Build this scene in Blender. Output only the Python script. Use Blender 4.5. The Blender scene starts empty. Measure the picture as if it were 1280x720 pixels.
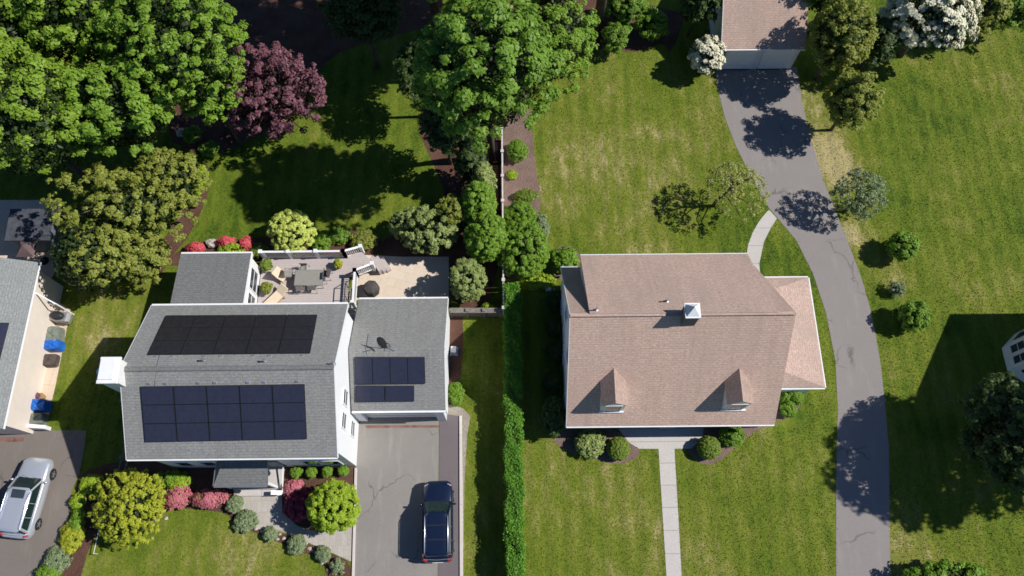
import bpy, math, random
import numpy as np
from mathutils import Vector, Matrix
R = math.radians
scene = bpy.context.scene
COL = scene.collection

# ---------------------------------------------------------------- camera model
F, H, T, YAW = 971.5, 46.0, R(20.539), R(-0.546)
ct, st, cw, sw = math.cos(T), math.sin(T), math.cos(YAW), math.sin(YAW)
def ray(x, y):
    u = (x-640)/F; v = (360-y)/F
    dy = v*ct+st; dz = v*st-ct
    return (cw*u-sw*dy, sw*u+cw*dy, dz)
def at(x, y, z=0.0):
    d = ray(x, y); k = (z-H)/d[2]
    return Vector((d[0]*k, d[1]*k, z))
def onX(x, y, X):
    d = ray(x, y); k = X/d[0]
    return Vector((X, d[1]*k, H+d[2]*k))
def onplane(x, y, p0, n):
    d = Vector(ray(x, y)); o = Vector((0, 0, H))
    k = (Vector(p0)-o).dot(n)/d.dot(n)
    return o+d*k
def mpp(x, y, z=0.0):
    return (H-z)/(-ray(x, y)[2])/F

cam = bpy.data.cameras.new('camera'); cam.sensor_width = 36; cam.lens = F/1280*36
cam.clip_end = 3000; cam.clip_start = 0.5
co = bpy.data.objects.new('camera', cam); COL.objects.link(co)
co.location = (0, 0, H); co.rotation_euler = (T, 0, YAW)
scene.camera = co

# ---------------------------------------------------------------- light
SUN_EL, SUN_AZ = R(46), R(1.9)
L = bpy.data.lights.new('sun', 'SUN'); L.energy = 5.0; L.angle = R(0.55); L.color = (1.0, 0.965, 0.91)
lo = bpy.data.objects.new('sun', L); COL.objects.link(lo)
d = Vector((-math.cos(SUN_EL)*math.cos(SUN_AZ), -math.cos(SUN_EL)*math.sin(SUN_AZ), -math.sin(SUN_EL)))
lo.rotation_euler = d.to_track_quat('-Z', 'Y').to_euler(); lo.location = (60, 0, 60)
w = bpy.data.worlds.new('World'); scene.world = w; w.use_nodes = True
nt = w.node_tree; nt.nodes.clear()
sky = nt.nodes.new('ShaderNodeTexSky'); sky.sky_type = 'NISHITA'; sky.sun_disc = False
sky.sun_elevation = SUN_EL; sky.sun_rotation = R(88.1); sky.air_density = 0.8; sky.dust_density = 0.3
bg = nt.nodes.new('ShaderNodeBackground'); bg.inputs[1].default_value = 0.064
ow = nt.nodes.new('ShaderNodeOutputWorld')
tint = nt.nodes.new('ShaderNodeMix'); tint.data_type = 'RGBA'; tint.blend_type = 'MULTIPLY'; tint.inputs[0].default_value = 1.0
tint.inputs[7].default_value = (0.66, 0.95, 1.28, 1)
nt.links.new(sky.outputs[0], tint.inputs[6]); nt.links.new(tint.outputs[2], bg.inputs[0]); nt.links.new(bg.outputs[0], ow.inputs[0])
scene.view_settings.view_transform = 'Standard'; scene.view_settings.look = 'None'
scene.view_settings.exposure = 0; scene.view_settings.gamma = 1
scene.cycles.filter_width = 1.6; scene.cycles.max_bounces = 5; scene.cycles.diffuse_bounces = 3; scene.cycles.transparent_max_bounces = 4

# ---------------------------------------------------------------- materials
class NT:
    def __init__(s, name, rough=0.8, spec=0.3, metal=0.0):
        s.m = bpy.data.materials.new(name); s.m.use_nodes = True
        s.t = s.m.node_tree; s.b = s.t.nodes['Principled BSDF']
        s.b.inputs['Roughness'].default_value = rough
        s.b.inputs['Specular IOR Level'].default_value = spec
        s.b.inputs['Metallic'].default_value = metal
    def n(s, typ, **kw):
        x = s.t.nodes.new(typ)
        for k, v in kw.items(): setattr(x, k, v)
        return x
    def l(s, a, b): s.t.links.new(a, b)
    def coord(s, which='Object'):
        return s.n('ShaderNodeTexCoord').outputs[which]
    def noise(s, scale, detail=3, rough=0.5, vec=None, sc=None):
        x = s.n('ShaderNodeTexNoise'); x.inputs['Scale'].default_value = scale
        x.inputs['Detail'].default_value = detail; x.inputs['Roughness'].default_value = rough
        v = vec if vec is not None else s.coord()
        if sc is not None:
            mp = s.n('ShaderNodeMapping'); mp.inputs['Scale'].default_value = sc
            s.l(v, mp.inputs[0]); v = mp.outputs[0]
        s.l(v, x.inputs['Vector'])
        return x.outputs['Fac']
    def rampv(s, fac, lo, hi):
        x = s.n('ShaderNodeMapRange'); x.inputs[1].default_value = lo; x.inputs[2].default_value = hi
        s.l(fac, x.inputs[0]); return x.outputs[0]
    def mix(s, fac, a, b, mode='MIX'):
        x = s.n('ShaderNodeMix', data_type='RGBA', blend_type=mode)
        if isinstance(fac, (int, float)): x.inputs[0].default_value = fac
        else: s.l(fac, x.inputs[0])
        for i, c in ((6, a), (7, b)):
            if isinstance(c, tuple): x.inputs[i].default_value = (*c[:3], 1)
            else: s.l(c, x.inputs[i])
        return x.outputs[2]
    def math(s, op, a, b=0.0):
        x = s.n('ShaderNodeMath', operation=op)
        for i, c in ((0, a), (1, b)):
            if isinstance(c, (int, float)): x.inputs[i].default_value = c
            else: s.l(c, x.inputs[i])
        return x.outputs[0]
    def color(s, c):
        if isinstance(c, tuple): s.b.inputs['Base Color'].default_value = (*c[:3], 1)
        else: s.l(c, s.b.inputs['Base Color'])
    def bump(s, h, strength=0.3, dist=0.05):
        x = s.n('ShaderNodeBump'); x.inputs['Strength'].default_value = strength
        x.inputs['Distance'].default_value = dist
        s.l(h, x.inputs['Height']); s.l(x.outputs[0], s.b.inputs['Normal'])

def plain(name, c, rough=0.6, spec=0.3, metal=0.0, var=0.12, scale=3.0):
    g = NT(name, rough, spec, metal)
    n = g.rampv(g.noise(scale, 4, 0.6), 0.3, 0.7)
    a = tuple(max(0, x*(1-var)) for x in c); b = tuple(min(1, x*(1+var)) for x in c)
    g.color(g.mix(n, a, b))
    return g.m

def shingle(name, c1, c2, stain, stain_amt=0.35):
    g = NT(name, 0.95, 0.1)
    uv = g.coord('UV')
    br = g.n('ShaderNodeTexBrick'); br.offset = 0.37; br.offset_frequency = 2
    br.inputs['Scale'].default_value = 1.0; br.inputs['Brick Width'].default_value = 0.30
    br.inputs['Row Height'].default_value = 0.15; br.inputs['Mortar Size'].default_value = 0.012
    br.inputs['Mortar Smooth'].default_value = 0.3; br.inputs['Bias'].default_value = 0.0
    br.inputs['Color1'].default_value = (*c1, 1); br.inputs['Color2'].default_value = (*c2, 1)
    br.inputs['Mortar'].default_value = (*[x*0.5 for x in c1], 1)
    # wobble so that no line is perfect
    nz = g.n('ShaderNodeTexNoise'); nz.inputs['Scale'].default_value = 1.3; g.l(uv, nz.inputs['Vector'])
    vm = g.n('ShaderNodeVectorMath', operation='MULTIPLY_ADD'); g.l(nz.outputs['Color'], vm.inputs[0])
    vm.inputs[1].default_value = (0.05, 0.05, 0); g.l(uv, vm.inputs[2])
    g.l(vm.outputs[0], br.inputs['Vector'])
    base = br.outputs['Color']
    fine = g.rampv(g.noise(8, 4, 0.8, vec=uv, sc=(0.7, 1.3, 1)), 0.28, 0.72)
    base = g.mix(0.55, base, g.mix(fine, tuple(x*0.55 for x in c1), tuple(min(1, x*1.45) for x in c2)), 'MIX')
    big = g.rampv(g.noise(0.35, 4, 0.6, vec=uv, sc=(1.6, 0.5, 1)), 0.42, 0.72)
    base = g.mix(g.math('MULTIPLY', big, stain_amt), base, stain)
    streak = g.rampv(g.noise(1.2, 3, 0.6, vec=uv, sc=(2.5, 0.15, 1)), 0.5, 0.8)
    base = g.mix(g.math('MULTIPLY', streak, 0.25), base, tuple(x*0.6 for x in c1))
    g.color(base); g.bump(br.outputs['Fac'], 0.5, -0.012)
    return g.m

def siding(name, c, pitch=0.14, shade=0.75, var=0.06):
    g = NT(name, 0.55, 0.3)
    wv = g.n('ShaderNodeTexWave', wave_type='BANDS', bands_direction='Z', wave_profile='SAW')
    wv.inputs['Scale'].default_value = 0.31416/pitch/ (2*math.pi)*math.pi*2/1.0
    wv.inputs['Distortion'].default_value = 0.0
    g.l(g.coord(), wv.inputs['Vector'])
    edge = g.rampv(wv.outputs['Fac'], 0.0, 0.15)
    n = g.rampv(g.noise(1.5, 5, 0.6), 0.3, 0.8)
    b = g.mix(n, c, tuple(x*(1-var*2) for x in c))
    g.color(g.mix(edge, tuple(x*shade for x in c), b)); g.bump(wv.outputs['Fac'], 0.4, 0.02)
    return g.m

def leafmat(name, dark, lite, trans=0.3, rough=0.55, clump=0.5):
    g = NT(name, rough, 0.35)
    geo = g.n('ShaderNodeNewGeometry')
    rnd = geo.outputs['Random Per Island']
    big = g.rampv(g.noise(0.55, 3, 0.6), 0.3, 0.7)
    f = g.math('ADD', g.math('MULTIPLY', rnd, 1-clump), g.math('MULTIPLY', big, clump))
    c = g.mix(f, dark, lite); g.color(c)
    tr = g.n('ShaderNodeBsdfTranslucent'); g.l(g.mix(1.0, c, (1.1, 1.25, 0.5), 'MULTIPLY'), tr.inputs[0])
    mx = g.n('ShaderNodeMixShader'); mx.inputs[0].default_value = trans
    out = g.t.nodes['Material Output']
    g.l(g.b.outputs[0], mx.inputs[1]); g.l(tr.outputs[0], mx.inputs[2]); g.l(mx.outputs[0], out.inputs[0])
    return g.m

def asphalt(name, c, patch, crack=True):
    g = NT(name, 0.9, 0.2)
    fine = g.rampv(g.noise(26, 4, 0.75), 0.25, 0.75)
    big = g.rampv(g.noise(0.5, 5, 0.6), 0.32, 0.7)
    b = g.mix(big, c, patch)
    b = g.mix(0.6, b, g.mix(fine, tuple(x*0.72 for x in c), tuple(x*1.3 for x in c)))
    st_ = g.rampv(g.noise(1.3, 5, 0.65, sc=(1.5, 0.25, 1)), 0.55, 0.8)
    b = g.mix(g.math('MULTIPLY', st_, 0.35), b, tuple(min(1, x*1.45) for x in patch))
    if crack:
        vo = g.n('ShaderNodeTexVoronoi', feature='DISTANCE_TO_EDGE'); vo.inputs['Scale'].default_value = 0.28
        nz = g.n('ShaderNodeTexNoise'); nz.inputs['Scale'].default_value = 0.9; nz.inputs['Detail'].default_value = 5
        cd = g.coord(); g.l(cd, nz.inputs['Vector'])
        vm = g.n('ShaderNodeVectorMath', operation='MULTIPLY_ADD'); g.l(nz.outputs['Color'], vm.inputs[0])
        vm.inputs[1].default_value = (1.6, 1.6, 0); g.l(cd, vm.inputs[2]); g.l(vm.outputs[0], vo.inputs['Vector'])
        ck = g.rampv(vo.outputs['Distance'], 0.016, 0.002)
        msk = g.rampv(g.noise(0.35, 2), 0.5, 0.6)
        b = g.mix(g.math('MULTIPLY', g.math('MULTIPLY', ck, msk), 0.6), b, tuple(x*0.35 for x in c))
    g.color(b); g.bump(fine, 0.25, 0.01)
    return g.m

def paving(name, c1, c2, bw, rh, mortar, joint=0.02, rot=0.0, var=0.5):
    g = NT(name, 0.9, 0.2)
    mp = g.n('ShaderNodeMapping'); mp.inputs['Rotation'].default_value = (0, 0, rot); g.l(g.coord(), mp.inputs[0])
    br = g.n('ShaderNodeTexBrick'); br.inputs['Scale'].default_value = 1.0
    br.inputs['Brick Width'].default_value = bw; br.inputs['Row Height'].default_value = rh
    br.inputs['Mortar Size'].default_value = joint; br.inputs['Mortar Smooth'].default_value = 0.2
    br.inputs['Color1'].default_value = (*c1, 1); br.inputs['Color2'].default_value = (*c2, 1)
    br.inputs['Mortar'].default_value = (*mortar, 1); g.l(mp.outputs[0], br.inputs['Vector'])
    fine = g.rampv(g.noise(9, 5, 0.7), 0.25, 0.75); big = g.rampv(g.noise(0.8, 4, 0.6), 0.35, 0.7)
    b = g.mix(g.math('MULTIPLY', big, var*0.6), br.outputs['Color'], tuple(x*0.7 for x in c1))
    b = g.mix(0.35, b, g.mix(fine, tuple(x*0.7 for x in c1), tuple(min(1, x*1.25) for x in c2)))
    g.color(b); g.bump(br.outputs['Fac'], 0.4, -0.01)
    return g.m

def grassmat(name, blades=False):
    g = NT(name, 0.85, 0.15)
    at_ = g.n('ShaderNodeAttribute'); at_.attribute_name = 'dry'; dry = at_.outputs['Fac']
    n1 = g.noise(0.16, 5, 0.6); n2 = g.noise(0.9, 6, 0.72, sc=(1.7, 0.6, 1)); n3 = g.noise(5.5, 4, 0.75)
    f = g.math('ADD', g.math('MULTIPLY', g.math('SUBTRACT', n1, 0.5), 1.5), g.math('MULTIPLY', g.math('SUBTRACT', n2, 0.5), 1.5))
    f = g.math('ADD', g.math('ADD', f, dry), g.math('MULTIPLY', g.math('SUBTRACT', n3, 0.5), 0.95))
    rp = g.n('ShaderNodeValToRGB'); e = rp.color_ramp.elements
    e[0].position = 0.0; e[0].color = (0.043, 0.077, 0.008, 1)
    e[1].position = 1.0; e[1].color = (0.35, 0.285, 0.150, 1)
    for p, c in ((0.3, (0.098, 0.135, 0.014, 1)), (0.55, (0.134, 0.156, 0.020, 1)), (0.78, (0.195, 0.185, 0.050, 1))):
        x = e.new(p); x.color = c
    g.l(f, rp.inputs[0])
    fine = g.rampv(g.noise(16, 3, 0.8), 0.3, 0.7)
    c = g.mix(fine, (0.86, 0.92, 0.80), (1.46, 1.52, 1.38))
    c = g.mix(1.0, rp.outputs[0], c, 'MULTIPLY')
    wv = g.n('ShaderNodeTexWave', wave_type='BANDS', bands_direction='X'); wv.inputs['Scale'].default_value = 0.30
    wv.inputs['Distortion'].default_value = 1.2; wv.inputs['Detail'].default_value = 1; wv.inputs['Detail Scale'].default_value = 0.3
    g.l(g.coord(), wv.inputs['Vector'])
    c = g.mix(1.0, c, g.mix(g.rampv(wv.outputs['Fac'], 0.25, 0.75), (0.92, 0.93, 0.92), (1.07, 1.06, 1.05)), 'MULTIPLY')
    if blades:
        rnd = g.n('ShaderNodeNewGeometry').outputs['Random Per Island']
        c = g.mix(1.0, c, g.mix(rnd, (0.8, 0.82, 0.8), (1.3, 1.28, 1.3)), 'MULTIPLY')
    g.color(c); g.bump(fine, 0.5, 0.03)
    return g.m

M = {}
M['grass'] = grassmat('grass_ground'); M['blade'] = grassmat('grass_blade', True)
M['roof_grey'] = shingle('shingle_grey', (0.213, 0.217, 0.213), (0.287, 0.287, 0.275), (0.207, 0.189, 0.171), 0.3)
M['roof_dgrey'] = shingle('shingle_porch', (0.156, 0.158, 0.162), (0.204, 0.204, 0.202), (0.144, 0.144, 0.144), 0.3)
M['roof_pale'] = shingle('shingle_pale', (0.22, 0.235, 0.235), (0.29, 0.30, 0.295), (0.2, 0.21, 0.2), 0.3)
M['roof_tan'] = shingle('shingle_tan', (0.436, 0.305, 0.251), (0.558, 0.406, 0.338), (0.360, 0.285, 0.239), 0.6)
M['roof_dorm_shade'] = shingle('shingle_dormer_shade', (0.33, 0.235, 0.19), (0.46, 0.34, 0.285), (0.24, 0.18, 0.15), 0.5)  # darker tan copy; shade of the dormers' left slopes put into the colour
M['roof_tan_s_lit'] = shingle('shingle_tan_front_lit', (0.509, 0.353, 0.282), (0.650, 0.465, 0.382), (0.464, 0.337, 0.274), 0.5)  # same tan shingle, colour raised to make up the front slope's weaker sunlight
M['wall_sand'] = siding('sand_siding', (0.800, 0.700, 0.604), shade=0.9)
M['white'] = plain('white_paint', (0.80, 0.80, 0.80), 0.5, var=0.05)
M['siding'] = siding('white_siding', (0.86, 0.86, 0.86), shade=0.9, var=0.02)
M['siding_w'] = siding('pale_siding', (0.74, 0.77, 0.80))
M['siding_d'] = siding('slate_siding', (0.15, 0.18, 0.21))
M['brickw'] = paving('white_brick', (0.74, 0.73, 0.71), (0.82, 0.8, 0.78), 0.2, 0.07, (0.6, 0.58, 0.55), 0.008)
M['asph'] = asphalt('asphalt_old', (0.252, 0.227, 0.216), (0.286, 0.259, 0.246))
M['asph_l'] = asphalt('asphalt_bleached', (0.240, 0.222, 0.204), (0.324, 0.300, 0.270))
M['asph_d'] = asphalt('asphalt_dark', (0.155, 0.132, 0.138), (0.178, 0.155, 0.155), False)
M['asph_b'] = asphalt('asphalt_brown', (0.185, 0.159, 0.140), (0.224, 0.190, 0.168))
M['conc'] = paving('concrete_walk', (0.52, 0.485, 0.45), (0.58, 0.54, 0.505), 60.0, 1.25, (0.26, 0.23, 0.2), 0.025)
M['kerb'] = paving('kerb_stone', (0.60, 0.54, 0.50), (0.68, 0.62, 0.58), 50.0, 4.0, (0.4, 0.36, 0.32), 0.02)
M['paver'] = paving('paver', (0.42, 0.38, 0.335), (0.50, 0.46, 0.415), 0.32, 0.62, (0.38, 0.34, 0.29), 0.014)
M['patio'] = paving('sand_patio', (0.66, 0.545, 0.43), (0.73, 0.615, 0.50), 0.9, 0.6, (0.58, 0.47, 0.36), 0.014, 0.3, 0.6)
M['patio_w'] = paving('pale_patio', (0.62, 0.49, 0.38), (0.69, 0.56, 0.44), 1.6, 1.2, (0.5, 0.39, 0.3), 0.02, 0.1, 0.6)
M['deck'] = paving('grey_deck', (0.475, 0.410, 0.394), (0.518, 0.452, 0.432), 4.2, 0.14, (0.367, 0.315, 0.302), 0.010)
def mulchmat(name, a, b):
    g = NT(name, 0.95, 0.1); n = g.rampv(g.noise(11, 5, 0.8), 0.3, 0.7); n2 = g.rampv(g.noise(0.9, 3), 0.3, 0.7)
    g.color(g.mix(n2, g.mix(n, tuple(x*0.45 for x in a), a), g.mix(n, tuple(x*0.6 for x in b), b))); g.bump(n, 0.9, 0.05)
    return g.m
M['gravel'] = mulchmat('pale_gravel', (0.52, 0.44, 0.36), (0.60, 0.53, 0.45))
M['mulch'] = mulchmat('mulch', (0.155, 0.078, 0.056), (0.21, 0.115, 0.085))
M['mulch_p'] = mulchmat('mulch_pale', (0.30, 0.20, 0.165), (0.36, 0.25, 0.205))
M['dirt'] = mulchmat('dry_soil', (0.36, 0.27, 0.16), (0.28, 0.23, 0.10))
M['rock'] = plain('rock', (0.48, 0.43, 0.38), 0.9, var=0.35, scale=6)
M['bark'] = plain('bark', (0.11, 0.085, 0.065), 0.95, var=0.4, scale=5)
M['wood_w'] = plain('weathered_wood', (0.20, 0.18, 0.155), 0.9, var=0.3, scale=6)
M['fence'] = plain('fence_white', (0.62, 0.57, 0.55), 0.7, var=0.15)
M['metal'] = plain('grey_metal', (0.35, 0.36, 0.38), 0.35, 0.5, 0.6)
M['shiny'] = plain('bright_metal', (0.75, 0.78, 0.82), 0.25, 0.5, 0.85)
M['black'] = plain('black_plastic', (0.025, 0.025, 0.027), 0.5)
M['rubber'] = plain('rubber', (0.02, 0.02, 0.02), 0.8)
M['dkgrey'] = plain('charcoal_fabric', (0.075, 0.065, 0.065), 0.85, var=0.3)
M['tarp_g'] = plain('grey_green_cover', (0.17, 0.19, 0.16), 0.8, var=0.15)
M['tarp_b'] = plain('blue_cover', (0.012, 0.13, 0.50), 0.45, 0.5, var=0.2)
M['tarp_k'] = plain('brown_cover', (0.09, 0.072, 0.062), 0.8, var=0.25)
M['beige'] = plain('beige_cushion', (0.74, 0.60, 0.44), 0.85, var=0.06)
M['tan'] = plain('ochre_pot', (0.36, 0.24, 0.09), 0.7, var=0.2)
M['redline'] = plain('red_strip', (0.216, 0.115, 0.096), 0.8, var=0.4)
M['dkroof'] = plain('dark_flat_roof', (0.07, 0.075, 0.09), 0.8, var=0.3)
M['purple_cloth'] = plain('plum_cloth', (0.13, 0.09, 0.09), 0.85, var=0.25)
g = NT('window_glass', 0.08, 0.6); g.color(g.mix(g.noise(1.5), (0.02, 0.03, 0.04), (0.06, 0.08, 0.10))); M['glass'] = g.m
g = NT('windscreen', 0.06, 0.7); g.color(g.mix(g.noise(3), (0.008, 0.014, 0.015), (0.02, 0.042, 0.04))); M['wsglass'] = g.m
g = NT('frosted_table', 0.3, 0.5); g.color(g.mix(g.noise(6), (0.24, 0.24, 0.21), (0.34, 0.32, 0.28))); M['tglass'] = g.m
g = NT('tail_lamp', 0.2, 0.5); g.color((0.45, 0.02, 0.02)); M['red'] = g.m
g = NT('head_lamp', 0.1, 0.6); g.color((0.38, 0.40, 0.43)); M['lamp'] = g.m
def carpaint(name, c, metal):
    g = NT(name, 0.3, 0.5, metal); g.color(g.mix(g.rampv(g.noise(60, 2), 0.4, 0.6), c, tuple(x*1.08 for x in c)))
    g.b.inputs['Coat Weight'].default_value = 0.8; g.b.inputs['Coat Roughness'].default_value = 0.06
    return g.m
M['paint_navy'] = carpaint('navy_paint', (0.008, 0.016, 0.045), 0.3)
M['paint_silver'] = carpaint('silver_paint', (0.66, 0.69, 0.75), 0.55)
def panelmat(name, c1, c2):
    g = NT(name, 0.22, 0.5)
    br = g.n('ShaderNodeTexBrick'); br.offset = 0.0; br.inputs['Scale'].default_value = 1.0
    br.inputs['Brick Width'].default_value = 0.17; br.inputs['Row Height'].default_value = 0.17
    br.inputs['Mortar Size'].default_value = 0.006
    br.inputs['Color1'].default_value = (*c1, 1); br.inputs['Color2'].default_value = (*c2, 1)
    br.inputs['Mortar'].default_value = (*[x*1.12 for x in c2], 1); g.l(g.coord('UV'), br.inputs['Vector'])
    g.color(br.outputs['Color']); return g.m
M['pv_blue'] = panelmat('solar_cells_blue', (0.026, 0.029, 0.052), (0.031, 0.034, 0.058))
M['pv_black'] = panelmat('solar_cells_black', (0.020, 0.018, 0.022), (0.027, 0.024, 0.027))
M['pvframe'] = plain('panel_frame', (0.02, 0.02, 0.025), 0.5)

# ---------------------------------------------------------------- mesh builder
def setp(o, label=None, cat=None, group=None, kind=None):
    if label: o['label'] = label
    if cat: o['category'] = cat
    if group: o['group'] = group
    if kind: o['kind'] = kind
    return o
def thing(name, loc, label, cat, group=None, rz=0.0):
    o = bpy.data.objects.new(name, None); o.empty_display_size = 0.3; COL.objects.link(o)
    o.location = loc; o.rotation_euler = (0, 0, rz)
    return setp(o, label, cat, group)
def root_loc(p):
    while p.parent: p = p.parent
    return Vector(p.location)

class MB:
    def __init__(s): s.v = []; s.f = []; s.mi = []
    def add(s, vs, fs, mi=0):
        b = len(s.v); s.v += [tuple(x) for x in vs]
        for f in fs: s.f.append(tuple(b+i for i in f)); s.mi.append(mi)
        return s
    def box(s, x0, x1, y0, y1, z0, z1, mi=0, mat=None):
        vs = [Vector((x, y, z)) for z in (z0, z1) for y in (y0, y1) for x in (x0, x1)]
        if mat is not None: vs = [mat @ v for v in vs]
        return s.add(vs, [(0, 2, 3, 1), (4, 5, 7, 6), (0, 1, 5, 4), (2, 6, 7, 3), (0, 4, 6, 2), (1, 3, 7, 5)], mi)
    def bar(s, a, b, w, h, mi=0):
        a, b = Vector(a), Vector(b); d = b-a; ln = d.length
        q = d.to_track_quat('X', 'Z').to_matrix().to_4x4(); q.translation = a
        return s.box(0, ln, -w/2, w/2, -h/2, h/2, mi, q)
    def prism(s, poly, z0, z1, mi=0):
        n = len(poly); a = sum(poly[i][0]*poly[(i+1) % n][1]-poly[(i+1) % n][0]*poly[i][1] for i in range(n))
        if a < 0: poly = poly[::-1]
        vs = [(p[0], p[1], z0) for p in poly]+[(p[0], p[1], z1) for p in poly]
        fs = [tuple(range(n-1, -1, -1)), tuple(range(n, 2*n))]
        fs += [(i, (i+1) % n, n+(i+1) % n, n+i) for i in range(n)]
        return s.add(vs, fs, mi)
    def slab(s, c, th, mi=0):   # polygon c (world corners, any plane) thickened along -normal
        c = [Vector(p) for p in c]; n = (c[1]-c[0]).cross(c[2]-c[0]).normalized()
        if n.z < 0: c = c[::-1]; n = -n
        k = len(c); vs = c+[p-n*th for p in c]
        fs = [tuple(range(k)), tuple(range(2*k-1, k-1, -1))]+[(k+i, k+(i+1) % k, (i+1) % k, i) for i in range(k)]
        return s.add(vs, fs, mi)
    def tube(s, pts, rad, seg=8, mi=0, cap=True):
        pts = [Vector(p) for p in pts]; n = len(pts)
        if isinstance(rad, (int, float)): rad = [rad]*n
        rings = []
        for i, p in enumerate(pts):
            d = (pts[min(i+1, n-1)]-pts[max(i-1, 0)]).normalized()
            a = d.orthogonal().normalized() if i == 0 else (a-d*a.dot(d)).normalized()
            b = d.cross(a)
            rings.append([p+(a*math.cos(2*math.pi*k/seg)+b*math.sin(2*math.pi*k/seg))*rad[i] for k in range(seg)])
        vs = [v for r_ in rings for v in r_]
        fs = [(i*seg+k, i*seg+(k+1) % seg, (i+1)*seg+(k+1) % seg, (i+1)*seg+k) for i in range(n-1) for k in range(seg)]
        if cap: fs += [tuple(range(seg-1, -1, -1)), tuple((n-1)*seg+k for k in range(seg))]
        return s.add(vs, fs, mi)
    def lathe(s, c, prof, seg=16, mi=0, sx=1, sy=1, rot=0):
        vs = []; n = len(prof)
        for r_, z in prof:
            for k in range(seg):
                a = 2*math.pi*k/seg+rot; vs.append((c[0]+r_*sx*math.cos(a), c[1]+r_*sy*math.sin(a), c[2]+z))
        fs = [(i*seg+k, i*seg+(k+1) % seg, (i+1)*seg+(k+1) % seg, (i+1)*seg+k) for i in range(n-1) for k in range(seg)]
        fs += [tuple(range(seg-1, -1, -1)), tuple((n-1)*seg+k for k in range(seg))]
        return s.add(vs, fs, mi)
    def build(s, name, mats, parent=None, local=False, smooth=False, bevel=0.0, subsurf=0):
        off = Vector((0, 0, 0)) if (local or parent is None) else root_loc(parent)
        me = bpy.data.meshes.new(name)
        me.from_pydata([(v[0]-off.x, v[1]-off.y, v[2]-off.z) for v in s.v], [], s.f)
        if not isinstance(mats, (list, tuple)): mats = [mats]
        for m in mats: me.materials.append(m)
        me.polygons.foreach_set('material_index', s.mi)
        uv = me.uv_layers.new(name='UVMap').data
        for p in me.polygons:
            n = p.normal
            if abs(n.z) > 0.98: u, v_ = Vector((1, 0, 0)), Vector((0, 1, 0))
            else:
                u = Vector((-n.y, n.x, 0)).normalized(); v_ = n.cross(u)
            for li in p.loop_indices:
                q = Vector(me.vertices[me.loops[li].vertex_index].co)+off
                uv[li].uv = (q.dot(u), q.dot(v_))
        if smooth: me.polygons.foreach_set('use_smooth', [True]*len(me.polygons))
        me.update()
        o = bpy.data.objects.new(name, me); COL.objects.link(o)
        if parent: o.parent = parent
        if bevel:
            b = o.modifiers.new('bevel', 'BEVEL'); b.width = bevel; b.segments = 2; b.limit_method = 'ANGLE'
        if subsurf:
            b = o.modifiers.new('sub', 'SUBSURF'); b.levels = subsurf; b.render_levels = subsurf
        return o

def smooth_poly(pts, it=2):
    for _ in range(it):
        q = []
        for i in range(len(pts)):
            a, b = pts[i], pts[(i+1) % len(pts)]
            q += [(0.75*a[0]+0.25*b[0], 0.75*a[1]+0.25*b[1]), (0.25*a[0]+0.75*b[0], 0.25*a[1]+0.75*b[1])]
        pts = q
    return pts
HARD = []   # polygons where no grass grows
def flat(name, px, z, mat, smooth=0, kind='structure', world=False, th=0.0, hard=True, **kw):
    pts = [tuple(p) for p in px] if world else [tuple(at(*p))[:2] for p in px]
    if smooth: pts = smooth_poly(pts, smooth)
    if hard: HARD.append(pts)
    mb = MB()
    if th: mb.prism(pts, z-th, z)
    else:
        n = len(pts); a = sum(pts[i][0]*pts[(i+1) % n][1]-pts[(i+1) % n][0]*pts[i][1] for i in range(n))
        if a < 0: pts = pts[::-1]
        mb.add([(p[0], p[1], z) for p in pts], [tuple(range(n))])
    o = mb.build(name, mat); setp(o, kind=kind, **kw); return o

# ---------------------------------------------------------------- ground
DRY = [(730, 215, 3.6, 0.18), (690, 240, 2.2, 0.2), (860, 180, 4, 0.10), (910, 260, 3.5, 0.06), (740, 140, 4, 0.06),
       (700, 640, 5, 0.10), (800, 690, 4, 0.10), (940, 620, 4, 0.06), (1018, 125, 1.0, 0.45), (1036, 190, 1.1, 0.75), (1046, 215, 1.0, 0.5), (1058, 290, 0.8, 0.55), (1118, 350, 0.9, 0.4), (1180, 250, 8, -0.05),
       (1240, 190, 5, 0.10), (1120, 690, 2, 0.25), (270, 680, 4, 0.10), (150, 385, 1.5, 0.28), (140, 430, 1.2, 0.2),
       (1190, 330, 7, 0.06), (1180, 100, 5, -0.06), (1150, 200, 5, -0.08), (280, 260, 4, -0.12), (470, 140, 4, -0.02), (600, 640, 3, 0.08), (350, 620, 2.5, 0.1),
       (1010, 330, 1.5, -0.15), (430, 290, 3, -0.1), (640, 345, 2.5, -0.1), (955, 340, 2, -0.15)]
DRYW = [(at(a, b).x, at(a, b).y, r_, s_) for a, b, r_, s_ in DRY]
def dryness(x, y):
    d = np.full(x.shape, 0.44)
    for a, b, r_, s_ in DRYW: d += s_*np.exp(-(((x-a)**2+(y-b)**2)/(2*r_*r_)))
    return d
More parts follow.
